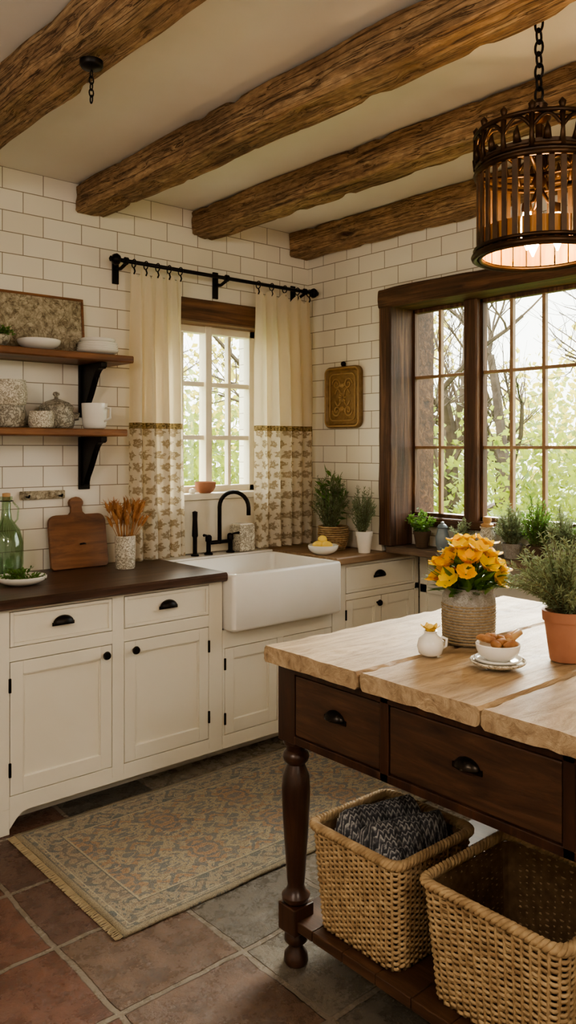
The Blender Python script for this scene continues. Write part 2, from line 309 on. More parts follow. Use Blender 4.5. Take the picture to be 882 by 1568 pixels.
def boxes(name, L, mat, g=None, bevel=0):
    V = []; F = []
    for (x0, x1, y0, y1, z0, z1) in L:
        b = len(V); V += [(x, y, z) for x in (x0, x1) for y in (y0, y1) for z in (z0, z1)]
        F += [tuple(b+i for i in f) for f in [(0, 1, 3, 2), (4, 6, 7, 5), (0, 4, 5, 1), (2, 3, 7, 6), (0, 2, 6, 4), (1, 5, 7, 3)]]
    return mesh(name, V, F, mat, g, bevel=bevel)
def lathe(name, prof, c, mat, g=None, seg=40, fn=None, smooth=True, M=None, sx=1, sy=1):
    V = []; F = []; n = len(prof)
    for (r, z) in prof:
        for k in range(seg):
            a = 2*pi*k/seg; rr = r*(fn(a, z) if fn else 1)
            v = Vector((rr*cos(a)*sx, rr*sin(a)*sy, z))
            if M: v = M @ v
            V.append(v+Vector(c))
    for i in range(n-1):
        for k in range(seg):
            F.append((i*seg+k, i*seg+(k+1) % seg, (i+1)*seg+(k+1) % seg, (i+1)*seg+k))
    F.append(tuple(range(seg-1, -1, -1))); F.append(tuple((n-1)*seg+k for k in range(seg)))
    o = mesh(name, V, F, mat, g, smooth)
    if smooth:
        m = o.modifiers.new('es', 'EDGE_SPLIT'); m.split_angle = math.radians(50)
    return o
def sweepVF(pts, r, seg=8, closed=False, V=None, F=None, flat=1.0):
    V = [] if V is None else V; F = [] if F is None else F
    pts = [Vector(p) for p in pts]; n = len(pts); b = len(V)
    up = Vector((0, 0, 1)); prev = None
    for i, p in enumerate(pts):
        if closed: t = pts[(i+1) % n]-pts[i-1]
        else: t = pts[min(i+1, n-1)]-pts[max(i-1, 0)]
        t.normalize()
        if prev is None:
            a = up if abs(t.z) < .9 else Vector((1, 0, 0)); u = t.cross(a).normalized()
        else:
            u = prev-t*prev.dot(t); u.normalize()
        prev = u; w = t.cross(u); rr = r[i] if isinstance(r, (list, tuple)) else r
        for k in range(seg):
            an = 2*pi*k/seg; V.append(p+u*rr*cos(an)+w*rr*flat*sin(an))
    for i in range(n if closed else n-1):
        for k in range(seg):
            i2 = (i+1) % n
            F.append((b+i*seg+k, b+i*seg+(k+1) % seg, b+i2*seg+(k+1) % seg, b+i2*seg+k))
    if not closed:
        F.append(tuple(b+k for k in range(seg-1, -1, -1))); F.append(tuple(b+(n-1)*seg+k for k in range(seg)))
    return V, F
def sweep(name, pts, r, mat, g=None, seg=8, closed=False, flat=1.0):
    V, F = sweepVF(pts, r, seg, closed, flat=flat); return mesh(name, V, F, mat, g, True)
def ellipsoid(name, c, rx, ry, rz, mat, g=None, seg=20, rings=12, nz=0, ns=8, M=None):
    V = []; F = []
    for i in range(rings+1):
        ph = pi*i/rings
        for k in range(seg):
            a = 2*pi*k/seg; v = Vector((rx*max(sin(ph), 1e-3)*cos(a), ry*max(sin(ph), 1e-3)*sin(a), -rz*cos(ph)))
            if nz: v *= 1+nz*noise.noise((v+Vector(c))*ns)
            if M: v = M @ v
            V.append(v+Vector(c))
    for i in range(rings):
        for k in range(seg): F.append((i*seg+k, i*seg+(k+1) % seg, (i+1)*seg+(k+1) % seg, (i+1)*seg+k))
    return mesh(name, V, F, mat, g, True)
def rough_bar(name, axis, a0, a1, u0, u1, z0, z1, mat, g=None, amp=.008, step=.06, ch=.014, jag=0, fr=5, k=5, gouge=0):
    pr = []
    cs = [(u0, z0+ch), (u0+ch, z0), (u1-ch, z0), (u1, z0+ch), (u1, z1-ch), (u1-ch, z1), (u0+ch, z1), (u0, z1-ch)]
    for i in range(8):
        p, q = cs[i], cs[(i+1) % 8]; m = 1 if i % 2 == 0 else k
        for j in range(m): pr.append((p[0]+(q[0]-p[0])*j/m, p[1]+(q[1]-p[1])*j/m))
    n = max(2, int(abs(a1-a0)/step)); V = []; F = []; m = len(pr); uc, zc = (u0+u1)/2, (z0+z1)/2
    for i in range(n+1):
        a = a0+(a1-a0)*i/n
        for (u, z) in pr:
            P = Vector((u*9, a*2.2, z*9)); d = amp*noise.noise(P)+amp*.7*noise.noise(Vector((u*3, a*fr, z*3+7)))
            if gouge: d -= gouge*max(0, noise.noise(Vector((u*22, a*9, z*22)))-.12)
            if jag: d += -abs(jag*noise.noise(Vector((a*14, u*30, z*30))))
            dv = Vector((u-uc, z-zc)).normalized()*d
            uu, zz = u+dv.x, z+dv.y
            V.append((a, uu, zz) if axis == 'x' else (uu, a, zz))
    for i in range(n):
        for j in range(m): F.append((i*m+j, i*m+(j+1) % m, (i+1)*m+(j+1) % m, (i+1)*m+j))
    F.append(tuple(range(m-1, -1, -1))); F.append(tuple(n*m+j for j in range(m)))
    o = mesh(name, V, F, mat, g, True); md = o.modifiers.new('es', 'EDGE_SPLIT'); md.split_angle = math.radians(26); return o
def leafVF(V, F, p, d, L, w, up=None):
    d = d.normalized(); s = d.cross(up if up else Vector((random.gauss(0, 1), random.gauss(0, 1), random.gauss(0, 1))))
    if s.length < 1e-4: return
    s.normalize(); b = len(V); n = d.cross(s)
    V += [p, p+d*L*.45+s*w-n*w*.25, p+d*L, p+d*L*.45-s*w-n*w*.25]; F += [(b, b+1, b+2, b+3)]
def rosemary(name, g, c, spread, height, nst=30, seed=1, mat=GREEN, leaf=.022, droop=.2, lw=.0022, per=46):
    rnd = random.Random(seed); random.seed(seed); V = []; F = []; VS = []; FS = []; c = Vector(c)
    for i in range(nst):
        a = rnd.uniform(0, 2*pi); q = sqrt(rnd.random()); e = Vector((cos(a)*spread*q, sin(a)*spread*q, height*(1-.45*q*q)*rnd.uniform(.7, 1.08)))
        base = c+Vector((cos(a), sin(a), 0))*.02*q; pts = []
        for k in range(9):
            t = k/8; p = base+Vector((e.x*t**1.3, e.y*t**1.3, e.z*t-droop*q*spread*t**3))+Vector((rnd.gauss(0, .003), rnd.gauss(0, .003), 0))
            pts.append(p)
        sweepVF(pts, [.0022*(1-.6*k/8) for k in range(9)], 4, V=VS, F=FS)
        for k in range(per):
            t = (.12+.88*k/per)*8; j = min(int(t), 7); p = pts[j].lerp(pts[j+1], t-j); d = (pts[j+1]-pts[j]).normalized()
            o = Vector((rnd.gauss(0, 1), rnd.gauss(0, 1), rnd.gauss(0, 1))).normalized(); leafVF(V, F, p, d*.7+o*.8, leaf*rnd.uniform(.7, 1.15), lw)
    mesh(name+'_stems', VS, FS, STEM, g, True); mesh(name+'_leaves', V, F, mat, g)

# ------------------------------------------------------------------ room shell
CX, CY, H = 3.38, 3.69, 2.82
box('floor', -2.2, 4.0, -2.2, 3.95, -.1, 0, FLOOR)
box('ceiling', -2.2, 4.0, -2.2, 3.95, H, H+.12, W_CEIL)
WX0, WX1, WZ0, WZ1 = 2.34, 3.04, 1.25, 2.21
boxes('wall_sink', [(-2.2, WX0, CY, 3.95, 0, H), (WX1, 3.38, CY, 3.95, 0, H), (WX0, WX1, CY, 3.95, 0, WZ0), (WX0, WX1, CY, 3.95, WZ1+.12, H)], TX)
boxes('wall_window', [(3.38, 3.8, 3.07, 3.95, .925, H), (3.38, 3.8, 1.17, 3.07, 2.40, H), (3.38, 3.8, -2.2, 1.17, 0, H),
                     (3.73, 3.8, 1.17, 3.95, 0, .92), (3.53, 3.8, 1.17, 3.07, .962, 1.12)], TY)
box('wall_left', -2.3, -2.2, -2.2, 3.95, 0, H, W_CEIL)
box('wall_back', -2.2, 4.0, -2.3, -2.2, 0, H, W_CEIL)

g = Group('ceiling_beam')
BX = [(1.05, 1.22), (1.816, 1.98), (2.503, 2.655), (3.225, 3.372), (.36, .52), (-.34, -.18), (-1.04, -.88)]
for i, (a, b) in enumerate(BX): rough_bar('beam_%d' % (i+1), 'y', -2.19, CY-.005, a, b, 2.675, H-.003, BEAM, g, .009, .022, .011, k=8, gouge=.028)

g = Group('window_1')
rough_bar('casing_head', 'y', 1.17, 3.07, 3.345, 3.56, 2.29, 2.398, DARKW_H, g, .006, .03, .008, gouge=.01)
def vpost(nm, x0, x1, y0, y1, z0, z1, m=DARKW_V, amp=.004):
    V = []; F = []; n = 50; c = .007
    pr = [(x0, y0+c), (x0+c, y0), (x1-c, y0), (x1, y0+c), (x1, y1-c), (x1-c, y1), (x0+c, y1), (x0, y1-c)]
    for i in range(n+1):
        z = z0+(z1-z0)*i/n
        for (x, y) in pr:
            d = amp*noise.noise(Vector((x*8, y*8, z*8))); V.append((x-abs(d), y+d, z))
    for i in range(n):
        for j in range(8): F.append((i*8+j, i*8+(j+1) % 8, (i+1)*8+(j+1) % 8, (i+1)*8+j))
    F.append(tuple(range(7, -1, -1))); F.append(tuple(n*8+j for j in range(8)))
    mesh(nm, V, F, m, g)
vpost('casing_jamb_sink_side', 3.345, 3.56, 2.975, 3.065, .965, 2.29)
vpost('casing_jamb_far_side', 3.345, 3.56, 1.175, 1.26, .965, 2.29)
boxes('outer_reveal', [(3.56, 3.81, 3.045, 3.069, 1.12, 2.40), (3.56, 3.81, 1.171, 1.2, 1.12, 2.40), (3.56, 3.81, 1.2, 3.045, 2.375, 2.399), (3.56, 3.83, 1.2, 3.045, 1.10, 1.122)], DARKW_H, g)
rough_bar('sill_rail', 'y', 1.26, 2.975, 3.49, 3.56, 1.075, 1.125, DARKW_H, g, .002, .05, .006)
ZR = [1.125, 1.51, 1.905, 2.29]
MUNT = plain('stained_muntin', srgb(182, 150, 114), .5, c2=srgb(150, 116, 82), nscale=14)
vpost('mullion_post', 3.50, 3.60, 2.515, 2.60, 1.12, 2.29, amp=.002)
vpost('mullion_post_b', 3.50, 3.60, 1.715, 1.78, 1.12, 2.29, amp=.002)
for si, (a, b, n) in enumerate(((2.60, 2.975, 2), (1.78, 2.515, 4), (1.26, 1.715, 2))):
    fr = .016; L = [(3.535, 3.575, a, a+fr, ZR[0], ZR[3]), (3.535, 3.575, b-fr, b, ZR[0], ZR[3]), (3.535, 3.575, a, b, ZR[3]-.02, ZR[3]), (3.535, 3.575, a, b, ZR[0], ZR[0]+.02)]
    boxes('sash_frame_%d' % si, L, DARKW_V, g, .002)
    L = []
    for k in range(1, n): y = a+(b-a)*k/n; L.append((3.54, 3.566, y-.009, y+.009, ZR[0], ZR[3]))
    for z in ZR[1:3]: L.append((3.541, 3.565, a, b, z-.008, z+.008))
    boxes('muntins_%d' % si, L, MUNT, g, .001)
    box('glass_%d' % si, 3.552, 3.554, a+.005, b-.005, ZR[0]+.005, ZR[3]-.005, GLASS, g)

# sink window
g = Group('window_2')
fy0, fy1 = 3.79, 3.85
boxes('frame', [(WX0, WX0+.045, fy0, fy1, WZ0, WZ1), (WX1-.045, WX1, fy0, fy1, WZ0, WZ1), (WX0, WX1, fy0, fy1, WZ1-.045, WZ1), (WX0, WX1, fy0, fy1, WZ0, WZ0+.04), (2.668, 2.712, fy0-.012, fy1, WZ0, WZ1)], WHITEP, g, .004)
boxes('reveal', [(WX0-.001, WX0+.008, 3.691, 3.79, WZ0, WZ1), (WX1-.008, WX1+.001, 3.691, 3.79, WZ0, WZ1)], WHITEP, g)
L = []
for z in (1.567, 1.874): L.append((WX0+.04, WX1-.04, fy0+.01, fy1-.01, z-.013, z+.013))
for x in (2.52, 2.855): L.append((x-.011, x+.011, fy0+.012, fy1-.012, WZ0, WZ1))
boxes('muntins', L, WHITEP, g, .002)
box('glass', WX0+.03, WX1-.03, 3.819, 3.821, WZ0+.02, WZ1-.02, GLASS, g)
box('sill', WX0-.01, WX1+.01, 3.655, 3.79, WZ0-.03, WZ0+.004, WHITEP, g, .004)
rough_bar('lintel', 'x', WX0-.05, WX1+.05, 3.66, 3.94, 2.205, 2.332, DARKW_X, g, .004, .05, .008)
box('trim_backsplash', 2.28, 3.02, 3.675, 3.689, .925, 1.218, WHITEP, None, .003)

# ------------------------------------------------------------------ cabinets
YF = 3.07
def stile_boxes(L, nm, m=CAB, bev=.0015): boxes(nm, L, m, g, bev)
def shaker(nm, x0, x1, z0, z1, flat=False):
    gp = .003; x0 += gp; x1 -= gp; z0 += gp; z1 -= gp; w = .052
    if flat:
        w = .014; L = [(x0, x0+w, YF-.001, YF+.02, z0, z1), (x1-w, x1, YF-.001, YF+.02, z0, z1), (x0+w, x1-w, YF-.001, YF+.02, z1-w, z1), (x0+w, x1-w, YF-.001, YF+.02, z0, z0+w), (x0+w, x1-w, YF+.004, YF+.018, z0+w, z1-w)]
    else:
        L = [(x0, x0+w, YF, YF+.02, z0, z1), (x1-w, x1, YF, YF+.02, z0, z1), (x0+w, x1-w, YF, YF+.02, z1-w, z1), (x0+w, x1-w, YF, YF+.02, z0, z0+w*1.2), (x0+w, x1-w, YF+.011, YF+.018, z0+w, z1-w)]
        i = .006; L += [(x0+w, x0+w+i, YF+.004, YF+.018, z0+w, z1-w), (x1-w-i, x1-w, YF+.004, YF+.018, z0+w, z1-w), (x0+w, x1-w, YF+.004, YF+.018, z1-w-i, z1-w), (x0+w, x1-w, YF+.004, YF+.018, z0+w, z0+w+i*2)]
    stile_boxes(L, nm)
def knob(nm, x, z, gg=None):
    M = Matrix.Rotation(math.radians(90), 4, 'X')
    lathe(nm, [(.006, 0), (.006, .012), (.015, .016), (.018, .022), (.015, .03), (.002, .032)], (x, YF, z), IRON, gg or g, 20, M=M)
def cup_pull(nm, c, gg, axis='y', w=.042, h=.03, d=.026, mat=IRON):
    V = []; F = []; n, m = 16, 8
    for i in range(n+1):
        a = pi*i/n
        for j in range(m+1):
            b = (pi/2)*j/m; r = cos(b); V.append((w*cos(a)*r, d*sin(b), h*sin(a)*r))
    for i in range(n):
        for j in range(m): F.append((i*(m+1)+j, i*(m+1)+j+1, (i+1)*(m+1)+j+1, (i+1)*(m+1)+j))
    out = []
    for (X, D, Z) in V:
        out.append((c[0]+X, c[1]-D, c[2]+Z) if axis == 'y' else (c[0]-D, c[1]+X, c[2]+Z))
    o = mesh(nm, out, F, mat, gg, True); sm = o.modifiers.new('s', 'SOLIDIFY'); sm.thickness = .003
    if axis == 'y': box(nm+'_plate', c[0]-w-.006, c[0]+w+.006, c[1]-.003, c[1]+.001, c[2]-.008, c[2]+.006, mat, gg, .001)
    else: box(nm+'_plate', c[0]-.003, c[0]+.001, c[1]-w-.006, c[1]+w+.006, c[2]-.008, c[2]+.006, mat, gg, .001)
def feet(L): stile_boxes([(a, b, YF, YF+.05, 0, .1) for a, b in L], 'feet')
def valance(x0, x1, l=True, r=True):
    V = []; F = []; n = 40
    for i in range(n+1):
        t = i/n; x = x0+(x1-x0)*t; e = min(t if l else 9, (1-t) if r else 9)*(x1-x0); z = .08 if e > .07 else .02+.06*sin(e/.07*pi/2)
        V += [(x, YF, z), (x, YF, .102), (x, YF+.02, z), (x, YF+.02, .102)]
    for i in range(n):
        b = i*4; F += [(b, b+4, b+5, b+1), (b+2, b+3, b+7, b+6), (b, b+2, b+6, b+4)]
    mesh('valance', V, F, CAB, g)
def hinges(L): boxes('hinges', [(x-.005, x+.005, YF-.006, YF+.004, z-.028, z+.028) for x, z in L], IRON, g, .002)
g = Group('base_cabinet')
box('carcass', .602, 2.262, YF+.021, 3.688, .1, .878, DARKGAP, g)
L = []
for a, b in ((.60, .64), (1.165, 1.235), (1.682, 1.738), (2.185, 2.262)): L.append((a, b, YF, YF+.02, .1, .88))
for a, b in ((.64, 1.165), (1.235, 1.682), (1.738, 2.185)):
    L += [(a, b, YF, YF+.02, .868, .88), (a, b, YF, YF+.02, .672, .727), (a, b, YF, YF+.02, .1, .146)]
stile_boxes(L, 'face_frame'); feet([(.60, .70), (1.15, 1.235)]); valance(.70, 1.15); valance(1.235, 2.262, True, False)
box('toe_kick', .62, 2.262, 3.2, 3.22, 0, .1, CAB, g); box('end_panel', .60, .62, YF+.02, 3.688, 0, .88, CAB, g)
for a, b in ((.64, 1.165), (1.235, 1.682), (1.738, 2.185)):
    shaker('drawer', a, b, .727, .868, True); shaker('door', a, b, .146, .672)
    cup_pull('drawer_pull', ((a+b)/2, YF-.001, .795), g)
knob('knob_a', 1.645, .632); knob('knob_b', 1.785, .632); knob('knob_c', .7, .632)
hinges([(1.236, .25), (1.236, .58), (2.184, .25), (2.184, .58)])
g = Group('sink_cabinet')
box('carcass', 2.264, 2.984, YF+.021, 3.688, .1, .63, DARKGAP, g)
stile_boxes([(2.263, 2.984, YF, YF+.02, .555, .64), (2.263, 2.984, YF, YF+.02, .1, .142), (2.605, 2.645, YF, YF+.02, .142, .555), (2.263, 2.276, YF, YF+.02, .142, .555)], 'face_frame')
shaker('sink_door_l', 2.275, 2.605, .142, .555); shaker('sink_door_r', 2.645, 2.984, .142, .555)
valance(2.263, 2.90, False, True); feet([(2.90, 2.984)]); box('toe_kick', 2.264, 2.984, 3.2, 3.22, 0, .1, CAB, g)
knob('knob_d', 2.575, .51); knob('knob_e', 2.675, .51); hinges([(2.277, .22), (2.277, .48)])
g = Group('base_cabinet.001')
box('carcass', 2.992, 3.70, YF+.021, 3.688, .1, .878, DARKGAP, g)
stile_boxes([(2.99, 3.09, YF, YF+.02, .1, .88), (3.09, 3.70, YF, YF+.02, .862, .88), (3.09, 3.70, YF, YF+.02, .68, .715), (3.09, 3.70, YF, YF+.02, .1, .142), (3.665, 3.70, YF, YF+.02, .1, .88)], 'face_frame')
feet([(2.99, 3.06), (3.62, 3.70)]); valance(3.06, 3.62); box('toe_kick', 2.99, 3.69, 3.2, 3.22, 0, .1, CAB, g)
shaker('drawer_r', 3.09, 3.665, .715, .862, True); shaker('door_r1', 3.09, 3.375, .142, .68); shaker('door_r2', 3.375, 3.665, .142, .68)
cup_pull('drawer_pull_r', (3.36, YF-.001, .79), g)
knob('knob_f', 3.34, .64); hinges([(3.091, .6)])

g = Group('kitchen_counter')
rough_bar('counter_dark', 'x', .58, 2.268, 3.035, 3.686, .881, .921, COUNTER, g, .0008, .08, .008)
rough_bar('counter_butcher_block', 'x', 2.992, 3.715, 3.035, 3.686, .881, .921, BUTCH, g, .0008, .08, .006)
g = Group('window_counter')
rough_bar('ledge_slab', 'y', 1.18, 3.032, 3.372, 3.68, .92, .96, LEDGE, g, .0015, .06, .006)
box('cabinet_front', 3.705, 3.725, 1.18, 3.066, 0, .92, CAB, g)
boxes('panel_rails', [(3.69, 3.706, a, a+.05, .08, .9) for a in (1.2, 1.65, 2.1, 2.55, 3.0)]+[(3.69, 3.706, 1.2, 3.05, z, z+.05) for z in (.08, .66, .87)], CAB, g, .002)

# ------------------------------------------------------------------ farmhouse sink
g = Group('farmhouse_sink')
def basin():
    x0, x1, y0, y1, z0, z1 = 2.272, 2.988, 2.995, 3.56, .642, .912
    w = .028
    def ring(ax0, ax1, ay0, ay1, z, r, n=6):
        P = []
        for (cx, cy, s) in ((ax1-r, ay1-r, 0), (ax0+r, ay1-r, 1), (ax0+r, ay0+r, 2), (ax1-r, ay0+r, 3)):
            for i in range(n+1):
                a = (s+i/n)*pi/2; P.append((cx+r*cos(a), cy+r*sin(a), z))
        return P
    R = [ring(x0+.01, x1-.01, y0+.01, y1-.01, z0, .015), ring(x0, x1, y0, y1, z0+.012, .018), ring(x0, x1, y0, y1, z1-.012, .018), ring(x0+.004, x1-.004, y0+.004, y1-.004, z1-.003, .018), ring(x0+.01, x1-.01, y0+.01, y1-.01, z1, .018),
         ring(x0+w-.006, x1-w+.006, y0+w-.006, y1-w+.006, z1, .03), ring(x0+w, x1-w, y0+w, y1-w, z1-.008, .03), ring(x0+w+.008, x1-w-.008, y0+w+.008, y1-w-.008, z0+.05, .04), ring(x0+w+.03, x1-w-.03, y0+w+.03, y1-w-.03, z0+.03, .04)]
    V = []; F = []; m = len(R[0])
    for r in R: V += r
    for i in range(len(R)-1):
        for j in range(m): F.append((i*m+j, i*m+(j+1) % m, (i+1)*m+(j+1) % m, (i+1)*m+j))
    F.append(tuple(range(m-1, -1, -1))); F.append(tuple((len(R)-1)*m+j for j in range(m)))
    mesh('basin', V, F, CERAM, g, True).modifiers.new('es', 'EDGE_SPLIT').split_angle = math.radians(40)
basin()
box('back_deck', 2.272, 2.988, 3.562, 3.673, .885, .92, CERAM, g, .004)
g = Group('bridge_faucet')
fx_, fyy = 2.645, 3.615
for dx, nm in ((-.075, 'l'), (.075, 'r')):
    lathe('base_'+nm, [(.024, 0), (.024, .008), (.013, .016), (.013, .07), (.018, .075), (.018, .1), (.012, .108), (.001, .11)], (fx_+dx, fyy, .92), IRON, g, 20)
sweep('lever_l', [(fx_-.075, fyy, 1.02), (fx_-.105, fyy-.02, 1.03), (fx_-.14, fyy-.05, 1.035)], [.006, .005, .008], IRON, g)
sweep('lever_r', [(fx_+.075, fyy, 1.02), (fx_+.08, fyy-.03, 1.03), (fx_+.085, fyy-.065, 1.035)], [.006, .005, .008], IRON, g)
sweep('bridge', [(fx_-.075, fyy, .985), (fx_+.075, fyy, .985)], .011, IRON, g, 12)
pts = [(fx_, fyy, .975), (fx_, fyy, 1.18)]+[(fx_, fyy-.085+.085*cos(a), 1.18+.085*sin(a)) for a in [pi*k/12 for k in range(1, 13)]]+[(fx_, fyy-.17, 1.14)]
pts = [((p[0]+(fyy-p[1])*.42), p[1], p[2]) for p in pts]
sweep('gooseneck', pts, .0115, IRON, g, 12)
lathe('spray_wand', [(.022, 0), (.022, .008), (.012, .014), (.012, .1), (.017, .11), (.013, .2), (.015, .24), (.004, .245)], (2.48, 3.615, .92), IRON, g, 18)

# ------------------------------------------------------------------ curtains and rod
RY, RZ = 3.575, 2.448
g = Group('curtain_rod')
sweep('rod', [(2.0, RY, RZ), (3.30, RY, RZ)], .0105, IRON, g, 12)
for i, x in enumerate((2.035, 2.665, 3.25)):
    sweep('bracket_arm_%d' % i, [(x, 3.686, RZ-.02), (x, 3.63, RZ-.03), (x, RY, RZ-.012)], .009, IRON, g)
    box('bracket_plate_%d' % i, x-.018, x+.018, 3.678, 3.689, RZ-.1, RZ+.05, IRON, g, .003)
    lathe('bracket_cup_%d' % i, [(.012, -.012), (.019, -.008), (.019, .008), (.012, .012)], (x, RY, RZ), IRON, g, 16, M=Matrix.Rotation(pi/2, 4, 'Y'))
for s, x in ((-1, 2.0), (1, 3.30)):
    lathe('finial_%d' % (s+1), [(.012, 0), (.024, .006), (.03, .02), (.024, .036), (.01, .044), (.014, .052), (.002, .06)], (x, RY, RZ), IRON, g, 20, M=Matrix.Rotation(s*pi/2, 4, 'Y'))
def curtain(nm, x0, x1, nf, ph, ring_xs, flare=(0, 0)):
    g = Group(nm); V = []; F = []; UV = []; nx, nz = 150, 60; zt, zb = 2.405, .935
    for i in range(nz+1):
        t = i/nz; z = zt-(zt-zb)*t
        for k in range(nx+1):
            s = k/nx; amp = .012+.025*min(1, t*4)
            xx0 = x0-flare[0]*t; xx1 = x1+flare[1]*t
            w = sin(s*nf*2*pi+ph+.6*sin(t*2.2+s*5)); w = w*.8+.2*sin(s*nf*4.3*pi+1+t)
            x = xx0+(xx1-xx0)*s+.012*sin(s*nf*2*pi*1.0+ph+1.4)*min(1, t*3)
            y = RY+.004+amp*w+.006*noise.noise(Vector((s*6, t*5, ph)))
            zz = z
            if i < 5: zz = z+(.045*abs(cos(s*pi*(len(ring_xs)-1)))-.03)*(1-i/5)
            V.append((x, y, zz)); UV.append((s*(x1-x0)*1.7, z))
    for i in range(nz):
        for k in range(nx):
            b = i*(nx+1)+k; F.append((b, b+1, b+nx+2, b+nx+1))
    mesh('cloth', V, F, CURT, g, True, uv=UV)
    for x in ring_xs:
        sweep('ring', [(x, RY+.02*cos(a), RZ-.006+.021*sin(a)) for a in [2*pi*k/16 for k in range(16)]], .003, IRON, g, 6, True)
        sweep('clip', [(x, RY, RZ-.026), (x+.004, RY-.004, RZ-.045), (x, RY, RZ-.06)], .004, IRON, g, 6)
curtain('window_curtain', 2.065, 2.37, 4.5, .3, [2.08, 2.15, 2.22, 2.29, 2.36], (.01, .02))
curtain('window_curtain.001', 2.885, 3.30, 5, 1.4, [2.89, 2.99, 3.09, 3.19, 3.285], (.0, .03))

# ------------------------------------------------------------------ shelves
for nm, zt, xr in (('wall_shelf', 1.955, 2.0), ('wall_shelf.001', 1.598, 1.965)):
    g = Group(nm)
    rough_bar('board', 'x', .55, xr, 3.44, 3.687, zt-.034, zt, SHELFW, g, .0015, .05, .006)
    for bi, bx in enumerate((1.86, .95)):
        V = []; F = []; th = .016; z0 = zt-.036; pr = [(3.685, z0), (3.475, z0), (3.475, z0-.022)]
        for k in range(13):
            a = k/12; pr.append((3.49+.15*a, z0-.03-.04*sin(a*pi*.5)-.13*a**2.2+.012*sin(a*2*pi)))
        pr += [(3.655, z0-.235), (3.685, z0-.245)]
        n = len(pr)
        for s in (-th, th):
            for (y, z) in pr: V.append((bx+s, y, z))
        F = [tuple(range(n)), tuple(range(2*n-1, n-1, -1))]+[(i, n+i, n+(i+1) % n, (i+1) % n) for i in range(n)]
        mesh('bracket_%d' % bi, V, F, IRON, g, bevel=.003)
        box('bracket_plate_%d' % bi, bx-.03, bx+.03, 3.677, 3.689, z0-.26, z0, IRON, g, .003)
        sweep('bracket_scroll_%d' % bi, [(bx, 3.59+.032*(1-k/22)*cos(k*.45), z0-.075+.032*(1-k/22)*sin(k*.45)) for k in range(20)], .02, IRON, g, 8, flat=.3)
ZU, ZL = 1.957, 1.600
g = Group('stone_relief_plaque')
M = Matrix.Translation((0, 3.655, ZU)) @ Matrix.Rotation(math.radians(-5), 4, 'X')
rb = box('panel', 1.30, 1.845, -.012, .01, 0, .285, PLQ, g, .004, M=M)
boxes_ = [(1.30, 1.845, -.018, -.010, .273, .285), (1.30, 1.845, -.018, -.010, 0, .012), (1.833, 1.845, -.018, -.010, .012, .273), (1.30, 1.312, -.018, -.010, .012, .273)]
for i, b in enumerate(boxes_): box('edge_%d' % i, *b, BOARDW, g, .002, M=M)
def bowl(nm, c, r, h, mat, g=None, foot=.45, th=.006, fn=None, seg=40):
    pr = [(r*foot*.9, 0), (r*foot, .004)]
    for k in range(1, 9): t = k/8; pr.append((r*(foot+(1-foot)*sin(t*pi/2)), .004+(h-.004)*(t**1.5)))
    pr.append((r-th*.4, h+.002)); pr.append((r-th, h-.001))
    for k in range(7, -1, -1): t = k/8; pr.append((max(.004, (r-th)*(foot+(1-foot)*sin(t*pi/2))-.002), .004+th+(h-.008-th)*(t**1.5)))
    pr.append((.002, .005+th))
    return lathe(nm, pr, c, mat, g, seg, fn)
bowl('shallow_white_bowl', (1.565, 3.545, ZU), .098, .048, CERAM)
g = Group('plate_stack')
for k in range(4): bowl('plate_%d' % k, (1.865, 3.55, ZU+.011*k), .1-.002*k, .026, CERAM, g, .6)
bowl('top_bowl', (1.865, 3.55, ZU+.046), .085, .032, CERAM, g, .5)
g = Group('trailing_herb_pot')
bowl('pot', (1.36, 3.53, ZU), .06, .05, PATT2, g); rosemary('herb', g, (1.36, 3.53, ZU+.04), .09, .07, 22, 3, GREEN2, .02, .4, .005, 16)
def crock(nm, c, r, h, mat, lid=False, handles=False):
    g = Group(nm)
    pr = [(r*.85, 0), (r*.93, .006), (r, h*.3), (r*.99, h*.7), (r*.9, h*.88), (r*.92, h*.95), (r*.9, h), (r*.83, h), (r*.82, h*.9), (r*.85, h*.3), (.003, h*.12)]
    lathe('body', pr, c, mat, g, 40)
    if lid: lathe('lid', [(r*.95, 0), (r*.96, .008), (r*.7, .028), (r*.25, .042), (r*.12, .046), (r*.1, .056), (r*.2, .066), (r*.16, .076), (.002, .08)], (c[0], c[1], c[2]+h), mat, g, 40)
    if handles:
        for s in (-1, 1): sweep('handle', [(c[0]+s*(r*.9), c[1], c[2]+h*.8), (c[0]+s*(r+.03), c[1], c[2]+h*.75), (c[0]+s*(r+.025), c[1], c[2]+h*.5), (c[0]+s*(r*.95), c[1], c[2]+h*.45)], .007, mat, g)
    return g
crock('patterned_crock', (1.43, 3.56, ZL), .075, .1, PATT2)
crock('patterned_crock.001', (1.43, 3.56, ZL+.1), .08, .115, PATT)
crock('small_patterned_bowl', (1.55, 3.49, ZL), .057, .075, PATT)
crock('lidded_tureen', (1.67, 3.59, ZL), .085, .095, PATT2, True, True)
g = Group('white_mug')
lathe('body', [(.045, 0), (.052, .004), (.058, .03), (.061, .1), (.062, .122), (.058, .122), (.055, .1), (.05, .02), (.002, .01)], (1.835, 3.525, ZL), CERAM, g, 36)
sweep('handle', [(1.835+.058*.5, 3.525-.058*.8, ZL+.1), (1.835+.04, 3.525-.082, ZL+.095), (1.835+.04, 3.525-.082, ZL+.05), (1.835+.025, 3.525-.05, ZL+.035)], .005, CERAM, g)

g = Group('distressed_wall_rail')
box('board', 1.53, 1.755, 3.672, 3.689, 1.262, 1.302, PLQ, g, .004)
for x in (1.56, 1.725): knobp = sweep('peg', [(x, 3.672, 1.275), (x, 3.645, 1.275), (x, 3.64, 1.285)], .005, IRON, g)

